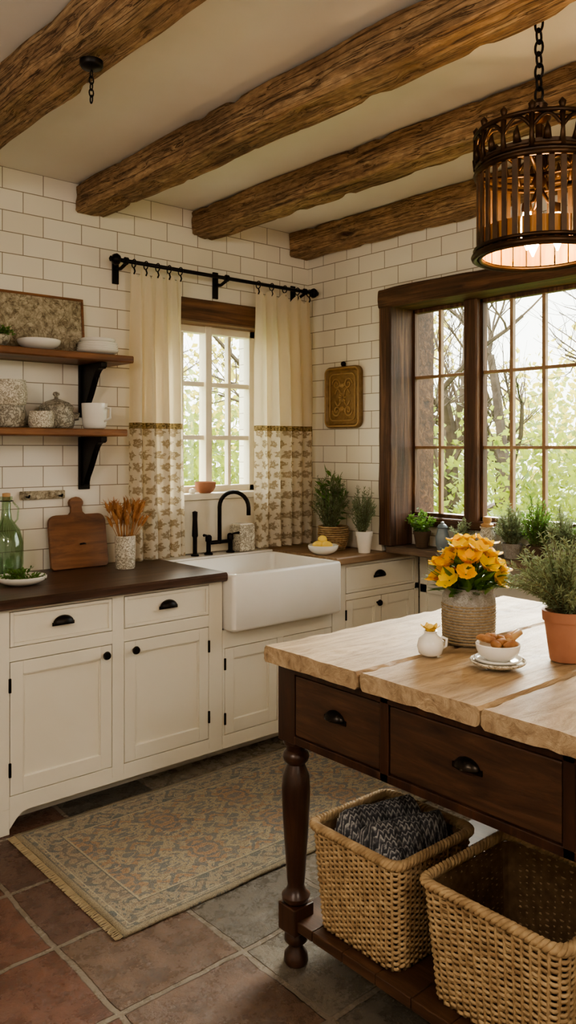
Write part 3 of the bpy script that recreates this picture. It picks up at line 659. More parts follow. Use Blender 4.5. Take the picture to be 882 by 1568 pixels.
# ------------------------------------------------------------------ left counter objects
ZC = .9225
g = Group('cutting_board')
def board(nm, mat, g, M, w, h, hw, hh, th):
    pr = [(-w/2+.012, 0), (w/2-.012, 0), (w/2, .012), (w/2, h-.04)]
    for k in range(1, 7): a = pi/2*k/6; pr.append((w/2-.04+.04*cos(a), h-.04+.04*sin(a)))
    pr += [(hw*.85, h), (hw*.6, h+.012), (hw*.55, h+hh*.4)]
    for k in range(9): a = -.3+(pi+.6)*k/8; pr.append((hw*.75*cos(a), h+hh*.62+hh*.34*sin(a)))
    pr += [(-hw*.55, h+hh*.4), (-hw*.6, h+.012), (-hw*.85, h)]
    for k in range(0, 6): a = pi/2+pi/2*k/6; pr.append((-w/2+.04+.04*cos(a), h-.04+.04*sin(a)))
    pr += [(-w/2, h-.04), (-w/2, .012)]
    n = len(pr); V = [M @ Vector((x, s, z)) for s in (-th/2, th/2) for (x, z) in pr]
    F = [tuple(range(n)), tuple(range(2*n-1, n-1, -1))]+[(i, n+i, n+(i+1) % n, (i+1) % n) for i in range(n)]
    mesh(nm, V, F, mat, g, bevel=.003)
board('board', BOARDW, g, Matrix.Translation((1.805, 3.615, ZC)) @ Matrix.Rotation(math.radians(-9), 4, 'X'), .3, .262, .05, .09, .022)
sweep('inset_handle', [(1.80, 3.612-.005, 1.04), (1.815, 3.598, 1.043), (1.83, 3.61-.003, 1.04)], .004, IRON, g)
g = Group('wheat_vase')
VX, VY = 1.965, 3.46
lathe('vase', [(.044, 0), (.047, .004), (.05, .08), (.05, .155), (.046, .16), (.044, .15), (.042, .02), (.002, .01)], (VX, VY, ZC), PATT, g, 30)
V = []; F = []; VH = []; FH = []; rnd = random.Random(4)
for i in range(38):
    a = rnd.uniform(0, 2*pi); q = rnd.uniform(.2, 1); top = Vector((VX+cos(a)*.1*q, VY+sin(a)*.06*q, ZC+.20+rnd.uniform(0, .08))); b = Vector((VX+cos(a)*.02, VY+sin(a)*.02, ZC+.1))
    sweepVF([b, b.lerp(top, .5)+Vector((0, 0, .01)), top], .0015, 4, V=V, F=F)
    d = (top-b).normalized(); hp = [top+d*.07*k/6-Vector((0, 0, .012*(k/6)**2)) for k in range(7)]
    sweepVF(hp, [.003, .007, .009, .008, .007, .005, .001], 6, V=VH, F=FH)
    for k in range(16):
        leafVF(VH, FH, hp[k % 6], d+Vector((rnd.gauss(0, .5), rnd.gauss(0, .5), rnd.gauss(0, .4))), .03, .002)
mesh('stalks', V, F, WHEAT, g); mesh('wheat_heads', VH, FH, WHEAT, g)
g = Group('glass_demijohn')
lathe('glass', [(.055, 0), (.068, .01), (.075, .06), (.075, .16), (.06, .215), (.026, .26), (.02, .3), (.02, .345), (.027, .35), (.027, .365), (.018, .365), (.017, .3), (.022, .262), (.056, .212), (.07, .16), (.07, .06), (.06, .015), (.002, .012)], (1.425, 3.58, ZC), BOTTLE, g, 40)
sweep('wire_bail', [(1.425+.03*cos(a), 3.58+.03*sin(a), ZC+.345) for a in [2*pi*k/20 for k in range(20)]], .002, IRON, g, 6, True)
sweep('carry_handle', [(1.455, 3.58, ZC+.34), (1.48, 3.575, ZC+.31), (1.475, 3.575, ZC+.26), (1.46, 3.58, ZC+.24)], .004, BOTTLE, g)
crk = lathe('cork', [(.016, 0), (.018, .02), (.018, .035), (.002, .037)], (1.425, 3.58, ZC+.345), CORK, g, 18)
g = Group('herb_dish')
bowl('fluted_dish', (1.40, 3.35, ZC), .105, .035, CERAM, g, .6, fn=lambda a, z: 1+.03*sin(a*18)*(z > .02))
rosemary('herbs', g, (1.40, 3.35, ZC+.01), .085, .07, 30, 8, GREEN2, .02, .1, .005, 18)

# ------------------------------------------------------------------ around sink
g = Group('patterned_tissue_box')
box('box', 2.755, 2.868, 3.572, 3.668, ZC, ZC+.15, PATT, g, .01)
box('rim', 2.765, 2.858, 3.582, 3.658, ZC+.145, ZC+.156, CERAM, g, .004)
g = Group('lemon_bowl')
bx_, by_ = 3.045, 3.20
bowl('bowl', (bx_, by_, ZC), .085, .05, CERAM, g, .5)
for i, (dx, dy, dz, r) in enumerate(((-.03, .01, .05, 0), (.03, .02, .05, 1), (.0, -.03, .05, 2), (.005, .01, .078, 1.2))):
    ellipsoid('lemon_%d' % i, (bx_+dx, by_+dy, ZC+dz), .034, .025, .025, YEL if i != 1 else CERAM, g, M=Matrix.Rotation(r, 4, 'Z'))
def woven_pot(g, c, r, h):
    lathe('liner', [(r*.7, 0), (r*.97, h*.4), (r*.9, h), (r*.8, h), (r*.8, h*.8), (.002, h*.8)], c, WICKD, g, 30)
    V = []; F = []
    for k in range(11):
        t = k/10; rr = r*(.74+.27*sin(min(1, t*1.5)*pi/2)-.1*max(0, t-.5)); pts = [(c[0]+(rr+.004*sin(12*a+k*pi))*cos(a), c[1]+(rr+.004*sin(12*a+k*pi))*sin(a), c[2]+.006+(h-.006)*t) for a in [2*pi*j/72 for j in range(72)]]
        sweepVF(pts, .0058, 5, True, V, F)
    mesh('weave', V, F, WICK, g, True)
    lathe('soil', [(r*.8, 0), (r*.78, .006), (.002, .008)], (c[0], c[1], c[2]+h*.8), SOIL, g, 20)
g = Group('potted_rosemary')
woven_pot(g, (3.245, 3.325, ZC), .085, .13)
rosemary('rosemary', g, (3.225, 3.33, ZC+.1), .105, .37, 80, 11)
rosemary('broadleaf', g, (3.245, 3.34, ZC+.1), .065, .46, 16, 12, GREEN2, .055, .1, .009, 16)
def pot(g, c, r, h, mat, rim=True):
    lathe('pot', [(r*.68, 0), (r*.7, .003), (r*.93, h*.8)] + ([(r*1.0, h*.8), (r*1.03, h)] if rim else [(r, h)]) + [(r*.9, h), (r*.85, h*.85), (.002, h*.84)], c, mat, g, 36)
    lathe('soil', [(r*.86, 0), (r*.8, .006), (.002, .01)], (c[0], c[1], c[2]+h*.84), SOIL, g, 20)
g = Group('potted_thyme')
pot(g, (3.265, 3.098, ZC), .048, .12, CERAM)
rosemary('thyme', g, (3.245, 3.095, ZC+.11), .068, .28, 60, 21, GREEN, .018)
bowl('terracotta_dish', (2.615, 3.71, WZ0+.005), .06, .06, TERRA, None, .6)
ellipsoid('sill_pebble', (2.52, 3.70, WZ0+.018), .02, .018, .016, CERAM)

# brass tray
g = Group('embossed_wall_tray')
def rrect(y0, y1, z0, z1, r, n=6):
    P = []
    for (cy, cz, s) in ((y1-r, z1-r, 0), (y0+r, z1-r, 1), (y0+r, z0+r, 2), (y1-r, z0+r, 3)):
        for i in range(n+1): a = (s+i/n)*pi/2; P.append((cy+r*cos(a), cz+r*sin(a)))
    return P
rings = [(3.378, 0), (3.358, 0), (3.35, .006), (3.35, .016), (3.362, .026), (3.362, .07)]
V = []; F = []
for (x, ins) in rings: V += [(x, y, z) for (y, z) in rrect(3.215+ins, 3.515-ins, 1.625+ins, 1.99-ins, max(.045-ins*.5, .01))]
m = 28
for i in range(len(rings)-1):
    for j in range(m): F.append((i*m+j, i*m+(j+1) % m, (i+1)*m+(j+1) % m, (i+1)*m+j))
F.append(tuple((len(rings)-1)*m+j for j in range(m))); mesh('tray', V, F, BRASST, g)
lathe('hanging_knob', [(.012, 0), (.016, .01), (.012, .02), (.002, .024)], (3.377, 3.365, 2.005), IRON, g, 16, M=Matrix.Rotation(-pi/2, 4, 'Y'))
sweep('hanging_loop', [(3.37, 3.365+.014*cos(a), 1.995+.014*sin(a)) for a in [2*pi*k/14 for k in range(14)]], .003, IRON, g, 6, True)
V = []; F = []; TYc, TZc = 3.365, 1.8075
for ins, rr in ((.012, .004), (.045, .0035)):
    sweepVF([(3.358 if ins > .02 else 3.35, y, z) for (y, z) in rrect(3.215+ins, 3.515-ins, 1.625+ins, 1.99-ins, .03)], rr, 6, True, V=V, F=F)
for sz in (-1, 1):
    for sy in (-1, 1):
        sweepVF([(3.359, TYc+sy*(.048+.036*(1-k/26)*cos(k*.42)), TZc+sz*(.078+.036*(1-k/26)*sin(k*.42))) for k in range(24)], .0045, 6, V=V, F=F)
        sweepVF([(3.359, TYc+sy*(.012+.05*t/8), TZc+sz*(.02+.03*sin(t/8*pi))) for t in range(9)], .0042, 6, V=V, F=F)
    for k in range(5):
        a = pi/2+(k-2)*.45; sweepVF([(3.36, TYc, TZc+sz*.055), (3.357, TYc+.02*cos(a), TZc+sz*(.055+.02*sin(a))), (3.36, TYc+.036*cos(a), TZc+sz*(.055+.036*sin(a)))], [.002, .007, .001], 6, V=V, F=F)
for k in range(8):
    a = k*pi/4; sweepVF([(3.36, TYc+.008*cos(a), TZc+.008*sin(a)), (3.357, TYc+.02*cos(a), TZc+.02*sin(a)), (3.36, TYc+.034*cos(a), TZc+.034*sin(a))], [.002, .007, .001], 6, V=V, F=F)
mesh('relief_scrolls', V, F, BRASSL, g, True)

# ------------------------------------------------------------------ window ledge objects
ZW = .9625
DCLAY = plain('dark_clay', srgb(84, 66, 50), .8)
g = Group('potted_herb'); pot(g, (3.44, 2.83, ZW), .048, .09, DCLAY); rosemary('leaves', g, (3.43, 2.83, ZW+.08), .07, .14, 30, 31, GREEN2, .026, .1, .007, 14)
g = Group('blue_ginger_jar'); lathe('jar', [(.026, 0), (.036, .03), (.038, .07), (.028, .1), (.024, .115), (.03, .12), (.02, .135), (.01, .14), (.01, .148), (.002, .152)], (3.44, 2.69, ZW), BLUEG, g)
g = Group('stoppered_jar'); lathe('jar', [(.035, 0), (.045, .01), (.048, .09), (.034, .12), (.03, .135), (.036, .14), (.036, .145), (.002, .147)], (3.43, 2.40, ZW), PATT, g)
lathe('wooden_stopper', [(.03, 0), (.032, .012), (.018, .02), (.024, .035), (.02, .05), (.002, .055)], (3.43, 2.40, ZW+.146), CORK, g, 24)
for i in range(4):
    g = Group('window_ledge_herb_pot'+('' if i == 0 else '.%03d' % i)); yy = 2.26-.14*i
    pot(g, (3.435, yy, ZW), .05, .075, DCLAY if i % 2 else STONEW); rosemary('herb', g, (3.43, yy, ZW+.065), .068, .20+.05*(i % 2), 60, 41+i, GREEN if i % 2 == 0 else GREEN2, .022, .3, .003, 34)
g = Group('potted_wildflowers'); pot(g, (3.44, 2.56, ZW), .04, .07, CERAM); rosemary('leaves', g, (3.44, 2.56, ZW+.06), .06, .12, 24, 52, GREEN, .02, .1, .003, 20)

# ------------------------------------------------------------------ rug
g = Group('area_rug')
V = []; F = []; nx, ny = 86, 44
for j in range(ny+1):
    for i in range(nx+1):
        x = 1.24+1.72*i/nx; y = 2.19+.85*j/ny; z = .009+.0025*noise.noise(Vector((x*4, y*4, 0)))
        if i in (0, nx): x += .004*noise.noise(Vector((0, y*9, 3)))
        if j in (0, ny): y += .006*noise.noise(Vector((x*7, 0, 3)))
        V.append((x, y, z))
for j in range(ny):
    for i in range(nx): b = j*(nx+1)+i; F.append((b, b+1, b+nx+2, b+nx+1))
o = mesh('pile', V, F, RUG, g, True); sd = o.modifiers.new('s', 'SOLIDIFY'); sd.thickness = .008; sd.offset = -1
V = []; F = []
for k in range(170):
    y = 2.195+.84*k/169; sweepVF([(1.24, y, .006), (1.225, y+random.uniform(-.003, .003), .004), (1.212, y+random.uniform(-.004, .004), .003)], .0018, 4, V=V, F=F)
mesh('fringe', V, F, plain('rug_fringe', srgb(160, 144, 114), .95), g)

# ------------------------------------------------------------------ island table
g = Group('kitchen_island_table')
TX0, TX1, TY1 = 1.495, 2.70, 1.826
ys = [1.826, 1.441, 1.065, .68, .28]
for i in range(4):
    rough_bar('top_board_%d' % i, 'x', TX0+(.004 if i % 2 else 0), TX1, ys[i+1]+.002, ys[i]-.002, .882, .93, TTOP, g, .0028, .015, .008, jag=.013, k=12)
AZ0, AZ1 = .66, .882
LX0, LX1, LY0, LY1 = 1.525, 2.67, .33, 1.795
w = .075
legs = [(LX0+w/2, LY1-w/2), (LX1-w/2, LY1-w/2), (LX0+w/2, LY0+w/2), (LX1-w/2, LY0+w/2)]
prof = [(.030, 0), (.036, .01), (.034, .03), (.022, .045), (.02, .055), (.034, .07), (.034, .085), (.026, .1)]
prof2 = [(.03, 0), (.04, .01), (.042, .022), (.03, .034), (.024, .05), (.027, .07), (.03, .12), (.036, .2), (.0405, .28), (.042, .335), (.039, .37), (.03, .395), (.026, .405), (.036, .415), (.04, .428), (.036, .44), (.028, .446), (.03, .46), (.038, .466), (.038, .475)]
for i, (x, y) in enumerate(legs):
    box('leg_block_%d' % i, x-w/2, x+w/2, y-w/2, y+w/2, AZ0-.005, AZ1, LEGW, g, .003)
    lathe('leg_turning_%d' % i, prof2, (x, y, .18), LEGW, g, 32)
    box('leg_stretcher_block_%d' % i, x-w/2, x+w/2, y-w/2, y+w/2, .1, .18, LEGW, g, .004)
    lathe('leg_foot_%d' % i, prof, (x, y, 0), LEGW, g, 28)
boxes('aprons', [(LX0+.006, LX0+.026, LY0+w, LY1-w, AZ0, AZ1), (LX1-.026, LX1-.006, LY0+w, LY1-w, AZ0, AZ1), (LX0+w, LX1-w, LY1-.026, LY1-.006, AZ0, AZ1), (LX0+w, LX1-w, LY0+.006, LY0+.026, AZ0, AZ1)], WALNUT, g, .002)
fr = [(LX0-.004, LX0+.01, LY0+w, LY1-w, AZ1-.022, AZ1), (LX0-.004, LX0+.01, LY0+w, LY1-w, AZ0, AZ0+.022)]
for y in (1.375, .865, .42): fr.append((LX0-.004, LX0+.01, y-.014, y+.014, AZ0, AZ1))
boxes('apron_frame', fr, LEGW, g, .002)
for i, (a, b) in enumerate(((1.392, 1.716), (.882, 1.358), (.437, .848))):
    box('drawer_%d' % i, LX0-.001, LX0+.012, a, b, AZ0+.026, AZ1-.026, WALNUT, g, .003)
    cup_pull('drawer_pull_%d' % i, (LX0-.001, (a+b)/2, .772), g, 'x', .036, .026, .024, PULL)
boxes('lower_shelf', [(LX0+.01, LX1-.01, a, a+.118, .115, .145) for a in [LY0+.01+.12*k for k in range(12)]], WALNUT, g, .003)

# baskets
def basket(nm, x0, x1, y0, y1, z0, z1, seed):
    g = Group(nm); rnd = random.Random(seed); cx, cy = (x0+x1)/2, (y0+y1)/2; hx, hy = (x1-x0)/2, (y1-y0)/2
    def per(t, sc, off):
        a, b = hx*sc+off, hy*sc+off; r = .035; L1, L2, q = 2*(a-r), 2*(b-r), pi*r/2; tot = 2*L1+2*L2+4*q; s = (t % 1)*tot
        for (kind, ln, p) in (('l', L2, ((a, -b+r), (0, 1))), ('c', q, ((a-r, b-r), 0)), ('l', L1, ((a-r, b), (-1, 0))), ('c', q, ((-a+r, b-r), 1)), ('l', L2, ((-a, b-r), (0, -1))), ('c', q, ((-a+r, -b+r), 2)), ('l', L1, ((-a+r, -b), (1, 0))), ('c', q, ((a-r, -b+r), 3))):
            if s <= ln:
                if kind == 'l': return cx+p[0][0]+p[1][0]*s, cy+p[0][1]+p[1][1]*s
                an = p[1]*pi/2+s/r; return cx+p[0][0]+r*cos(an), cy+p[0][1]+r*sin(an)
            s -= ln
        return cx+a, cy-b+r
    sc = lambda z: .88+.12*(z-z0)/(z1-z0)
    NS = 64; rows = 36; V = []; F = []
    for k in range(rows):
        z = z0+.006+(z1-z0-.018)*k/(rows-1); n = NS*4; pts = []
        for j in range(n):
            t = j/n; off = .0042*sin(pi*NS*t+k*pi)+.0018*noise.noise(Vector((t*30, k, seed)))
            x, y = per(t, sc(z), off); pts.append((x, y, z+.0028*noise.noise(Vector((t*18, k*3, seed+4)))))
        sweepVF(pts, .0044+.0008*rnd.random(), 5, True, V, F, flat=.8)
    mesh('weave', V, F, WICK, g, True)
    V = []; F = []
    for s in range(NS):
        t = s/NS; pts = []
        for k in range(7): z = z0+(z1-z0)*k/6; x, y = per(t, sc(z), .0008); pts.append((x, y, z))
        sweepVF(pts, .0052, 5, V=V, F=F)
    mesh('stakes', V, F, WICK, g, True)
    V = []; F = []
    for ph in (0, 2*pi/3, 4*pi/3):
        pts = []
        for j in range(360):
            t = j/360; a = 2*pi*t*34+ph; x, y = per(t, 1.0, .007*cos(a)+.002); pts.append((x, y, z1+.007*sin(a)))
        sweepVF(pts, .0072, 6, True, V, F)
    mesh('rim_braid', V, F, WICK, g, True)
    V = []; F = []; n = 80
    for z in (z0+.004, z1-.01):
        for j in range(n): x, y = per(j/n, sc(z), -.0075); V.append((x, y, z))
    for j in range(n): F.append((j, (j+1) % n, n+(j+1) % n, n+j))
    F.append(tuple(range(n))); mesh('inner_lining', V, F, WICKD, g)
    return g
basket('wicker_basket', 1.555, 1.875, 1.36, 1.685, .147, .435, 1)
basket('wicker_basket.001', 1.56, 1.93, .90, 1.285, .147, .435, 2)
g = Group('folded_knit_throw')
def throw():
    V = []; F = []; nx, ny = 44, 44; x0, x1, y0, y1 = 1.60, 1.835, 1.405, 1.645
    for j in range(ny+1):
        for i in range(nx+1):
            s, t = i/nx, j/ny; x = x0+(x1-x0)*s; y = y0+(y1-y0)*t
            e = min(s, 1-s, t, 1-t); edge = min(1, e/.10); edge = sqrt(max(0, 1-(1-edge)**2))
            u = (t-.5)*1.0+(s-.5)*.35
            ridge = .055*math.exp(-((u-.20)/.2)**2)+.05*math.exp(-((u+.24)/.18)**2)-.02*math.exp(-((u-.0)/.04)**2)
            fine = .004*sin(u*70)*math.exp(-((abs(u)-.4)/.2)**2)
            z = .34+(.09+ridge+fine+.01*noise.noise(Vector((x*18, y*18, 1)))+.01*(s-.5))*edge
            V.append((x, y, z))
    for j in range(ny):
        for i in range(nx): b = j*(nx+1)+i; F.append((b, b+1, b+nx+2, b+nx+1))
    ring = [i for i in range(nx+1)]+[j*(nx+1)+nx for j in range(1, ny+1)]+[ny*(nx+1)+i for i in range(nx-1, -1, -1)]+[j*(nx+1) for j in range(ny-1, 0, -1)]
    b = len(V)
    for k in ring: V.append((V[k][0]*.96+1.7175*.04, V[k][1]*.96+1.525*.04, .158))
    m = len(ring)
    for k in range(m): F.append((ring[k], b+k, b+(k+1) % m, ring[(k+1) % m]))
    F.append(tuple(b+k for k in range(m)))
    mesh('folded_cloth', V, F, TOWEL, g, True)
throw()
R = Matrix.Rotation

# ------------------------------------------------------------------ on the table
ZT = .934
g = Group('flower_vase'); vc = (1.965, 1.44, ZT)
lathe('ribbed_jar', [(.066, 0), (.071, .005), (.075, .05), (.077, .12), (.077, .14), (.071, .15), (.073, .165), (.068, .166), (.066, .14), (.06, .02), (.002, .012)], vc, STONEW, g, 96, fn=lambda a, z: 1+.012*sin(a*30)*(1 if z < .125 else 0))
V = []; F = []
for k in range(14):
    z = .008+.0082*k; sweepVF([(vc[0]+(.0735+.0025*min(k/8, 1)+.0014*sin(24*a+k*pi))*cos(a), vc[1]+(.0735+.0025*min(k/8, 1)+.0014*sin(24*a+k*pi))*sin(a), ZT+z) for a in [2*pi*j/96 for j in range(96)]], .003, 5, True, V, F)
mesh('cord_wrap', V, F, plain('jute_cord', srgb(166, 146, 114), .85, c2=srgb(136, 116, 86), nscale=60), g, True)
def petalVF(V, F, base, axis, out, L, w, curl):
    side = axis.cross(out).normalized(); b = len(V); nu, nv = 5, 4
    for i in range(nu+1):
        t = i/nu; p = base+axis*L*t*(.7)+out*L*(.2+curl*t*t)*sin(t*pi*.6+.15); ww = w*sin(pi*(.12+.8*t))**.8
        for j in range(nv+1):
            s = j/nv*2-1; V.append(p+side*ww*s-out*ww*.35*s*s*(1-t*.5)+axis*(-.12*L*s*s*t))
    for i in range(nu):
        for j in range(nv): q = b+i*(nv+1)+j; F.append((q, q+1, q+nv+2, q+nv+1))
rnd = random.Random(12); VO = [[], []]; FO = [[], []]; VS = []; FS = []; VL = []; FL = []
cc = Vector((vc[0], vc[1], ZT+.15))
heads = []
tries = 0
while len(heads) < 24 and tries < 3000:
    tries += 1
    a = rnd.uniform(0, 2*pi); q = sqrt(rnd.random()); p = cc+Vector((cos(a)*.10*q, sin(a)*.10*q, .02+.14*(1-q*q)+rnd.uniform(-.02, .015)+.03*q))
    if all((p-h).length > .042 for h in heads): heads.append(p)
for i, p in enumerate(heads):
    ax = (p-cc+Vector((0, 0, .05))+Vector((rnd.gauss(0, .02), rnd.gauss(0, .02), 0))).normalized()
    t1 = ax.cross(Vector((.3, .5, .1))).normalized(); t2 = ax.cross(t1); k = 1 if i % 3 == 0 else 0
    for m_ in range(6):
        an = m_*pi/3+rnd.uniform(-.1, .1); out = (t1*cos(an)+t2*sin(an)); petalVF(VO[k], FO[k], p-ax*.012, ax, out, rnd.uniform(.034, .042), .022, rnd.uniform(.5, 1.0))
    sweepVF([cc-Vector((0, 0, .05)), cc.lerp(p, .6)-Vector((0, 0, .005)), p-ax*.008], .0022, 5, V=VS, F=FS)
for i in range(200):
    a = rnd.uniform(0, 2*pi); q = rnd.uniform(.3, 1); p = cc+Vector((cos(a)*.08*q, sin(a)*.08*q, rnd.uniform(-.01, .14)*(1.2-q)))
    leafVF(VL, FL, p, Vector((cos(a), sin(a), rnd.uniform(-.1, 1))), rnd.uniform(.05, .085), .013, Vector((0, 0, 1)))
mesh('flowers_yellow', VO[0], FO[0], ORANGE, g, True); mesh('flowers_golden', VO[1], FO[1], ORANGE2, g, True)
mesh('stems', VS, FS, GREEN2, g, True); mesh('leaves', VL, FL, GREEN2, g)
g = Group('terracotta_pot_rosemary'); pot(g, (2.0, 1.145, ZT), .062, .135, TERRA)
rosemary('rosemary', g, (2.0, 1.145, ZT+.12), .155, .24, 130, 61, GREEN, .02, .25, .0018, 60)
g = Group('small_white_cruet'); c = (1.76, 1.418, ZT)
lathe('body', [(.022, 0), (.032, .006), (.037, .025), (.033, .045), (.02, .056), (.016, .062), (.02, .068), (.015, .068), (.012, .06), (.002, .058)], c, CERAM, g, 30)
sweep('handle', [(c[0]+.024, c[1]-.02, ZT+.05), (c[0]+.034, c[1]-.03, ZT+.045), (c[0]+.034, c[1]-.028, ZT+.025), (c[0]+.026, c[1]-.02, ZT+.018)], .004, CERAM, g)
V = []; F = []
for m_ in range(6):
    an = m_*pi/3; petalVF(V, F, Vector((c[0], c[1], ZT+.062)), Vector((0, 0, 1)), Vector((cos(an), sin(an), 0)), .034, .012, .7)
mesh('yellow_blossom', V, F, YEL, g, True)
ellipsoid('butter_curl', (c[0], c[1], ZT+.075), .012, .012, .012, YEL, g, nz=.2, ns=60)
g = Group('saucer_and_nut_bowl'); c = (1.80, 1.226, ZT)
bowl('saucer', c, .073, .018, PATT, g, .55); bowl('saucer_inner', (c[0], c[1], ZT+.008), .062, .016, CERAM, g, .5)
bowl('bowl', (c[0], c[1], ZT+.019), .058, .042, CERAM, g, .6)
for i in range(16):
    a = rnd.uniform(0, 2*pi); q = .038*sqrt(rnd.random()); M = R(rnd.uniform(0, 3), 4, 'Z') @ R(rnd.uniform(-.6, .6), 4, 'X')
    ellipsoid('nut_%d' % i, (c[0]+q*cos(a), c[1]+q*sin(a), ZT+.058+rnd.uniform(0, .018)), .021, .012, .010, BREAD, g, 10, 7, .25, 60, M)
for i, (dx, dy, a) in enumerate(((.03, -.02, .3), (.038, .0, .9))):
    sweep('cinnamon_%d' % i, [(c[0]+dx-.02, c[1]+dy, ZT+.065), (c[0]+dx+.03*cos(a), c[1]+dy-.03*sin(a), ZT+.088)], .009, CORK, g, 10)

# ------------------------------------------------------------------ lantern
g = Group('pendant_lantern'); lx, ly = 2.02, 1.24; Rr = .172
def ringt(nm, r, z, t, mat=BRONZE): sweep(nm, [(lx+r*cos(a), ly+r*sin(a), z) for a in [2*pi*k/72 for k in range(72)]], t, mat, g, 8, True)
ringt('bottom_ring', Rr+.006, 2.052, .0095); ringt('bottom_ring_upper', Rr+.004, 2.07, .006); ringt('bottom_ring_inner', Rr-.01, 2.05, .006)
ringt('mid_ring', Rr, 2.285, .009); ringt('top_ring', Rr+.003, 2.392, .007); ringt('band_low', Rr, 2.305, .007)
def slats(nm, n, r, hw, th, z0, z1, mat, off=0):
    V = []; F = []
    for k in range(n):
        a = 2*pi*(k+off)/n; t = Vector((-sin(a), cos(a), 0)); o = Vector((cos(a), sin(a), 0)); c0 = Vector((lx, ly, 0)); b = len(V)
        for z in (z0, z1):
            for (s, q) in ((-hw, 0), (hw, 0), (hw, -th), (-hw, -th)): V.append(c0+o*(r+q)+t*s+Vector((0, 0, z)))
        F += [(b, b+1, b+5, b+4), (b+1, b+2, b+6, b+5), (b+2, b+3, b+7, b+6), (b+3, b, b+4, b+7), (b+4, b+5, b+6, b+7), (b+3, b+2, b+1, b)]
    mesh(nm, V, F, mat, g)
slats('slats', 34, Rr, .0075, .005, 2.06, 2.30, SLAT)
slats('liner_staves', 24, Rr-.012, .0185, .004, 2.056, 2.125, LINER, .5)
slats('crown_band', 36, Rr-.001, .0155, .004, 2.283, 2.322, SLAT)
V = []; F = []; n = 14
for k in range(n):
    a0 = 2*pi*k/n; a1 = 2*pi*(k+1)/n
    P = lambda a, z, r=Rr: (lx+r*cos(a), ly+r*sin(a), z)
    sweepVF([P(a0, 2.30), P(a0, 2.345, Rr+.004), P(a0, 2.395)], [.010, .006, .009], 6, V=V, F=F)
    sweepVF([P(a0+(a1-a0)*t, 2.350+.034*sin(pi*t)) for t in [j/8 for j in range(9)]], .0055, 5, V=V, F=F)
    sweepVF([P(a0, 2.392), P(a0, 2.412), P(a0, 2.424)], [.005, .011, .001], 6, V=V, F=F)
    am = (a0+a1)/2
    sweepVF([P(am, 2.318), P(am, 2.342, Rr+.006), P(am, 2.364)], [.013, .009, .001], 6, V=V, F=F)
mesh('crown', V, F, BRONZE, g, True)
V = []; F = []
for k in range(4):
    a = 2*pi*k/4+.4
    sweepVF([(lx+r*cos(a), ly+r*sin(a), z) for r, z in ((Rr, 2.39), (.13, 2.425), (.08, 2.43), (.04, 2.44), (.012, 2.47))], .006, 6, V=V, F=F)
    sweepVF([(lx+r*cos(a), ly+r*sin(a), z) for r, z in ((Rr, 2.29), (.09, 2.285), (.01, 2.28))], .005, 6, V=V, F=F)
mesh('arms', V, F, BRONZE, g, True)
lathe('hub', [(.012, 2.24), (.02, 2.26), (.012, 2.28), (.01, 2.42), (.03, 2.43), (.036, 2.445), (.02, 2.46), (.024, 2.475), (.012, 2.49), (.002, 2.495)], (lx, ly, 0), BRONZE, g, 24)
for k in range(3):
    a = 2*pi*k/3+.9; x, y = lx+.05*cos(a), ly+.05*sin(a)
    sweep('socket_arm_%d' % k, [(lx, ly, 2.25), ((lx+x)/2, (ly+y)/2, 2.20), (x, y, 2.19), (x, y, 2.185)], .005, BRONZE, g)
    lathe('socket_%d' % k, [(.013, 2.165), (.015, 2.175), (.013, 2.19), (.003, 2.192)], (x, y, 0), BRONZE, g, 16)
    lathe('bulb_%d' % k, [(.002, 2.060), (.006, 2.070), (.017, 2.094), (.022, 2.12), (.016, 2.15), (.010, 2.165), (.002, 2.166)], (x, y, 0), BULB, g, 16)
V = []; F = []; z = 2.505; i = 0
while z < 2.80:
    pts = []
    for k in range(16):
        a = 2*pi*k/16; u, w_ = .012*cos(a), .021*sin(a); pts.append((lx+u, ly, z+w_) if i % 2 else (lx, ly+u, z+w_))
    sweepVF(pts, .0038, 6, True, V, F); z += .033; i += 1
mesh('chain', V, F, IRON, g, True)
lathe('ceiling_canopy', [(.055, H-.002), (.055, H-.012), (.04, H-.03), (.015, H-.045), (.01, H-.05)][::-1], (lx, ly, 0), IRON, g, 28)

for i, (x, y) in enumerate(((-.75, .9), (.75, -.9))):  # invented glowing pendants, out of view, added to fill the room with light
    g = Group('fill_globe_pendant' + ('' if i == 0 else '.%03d' % i))
    ellipsoid('globe', (x, y, 2.30), .2, .2, .2, GLOBE, g); sweep('cord', [(x, y, 2.5), (x, y, H)], .006, IRON, g); lathe('cap', [(.05, 2.48), (.05, 2.51), (.01, 2.53)], (x, y, 0), IRON, g)

g = Group('beam_hook')
hx, hy = 1.135, 2.20
lathe('plate', [(.035, 2.655), (.03, 2.648), (.005, 2.645)][::-1]+[(.035, 2.668)], (hx, hy, 0), IRON, g, 20)
V = []; F = []; z = 2.63; i = 0
for i in range(5):
    pts = [((hx+.007*cos(2*pi*k/12), hy, z+.012*sin(2*pi*k/12)) if i % 2 else (hx, hy+.007*cos(2*pi*k/12), z+.012*sin(2*pi*k/12))) for k in range(12)]
    sweepVF(pts, .0022, 5, True, V, F); z -= .019
mesh('chain', V, F, IRON, g, True)

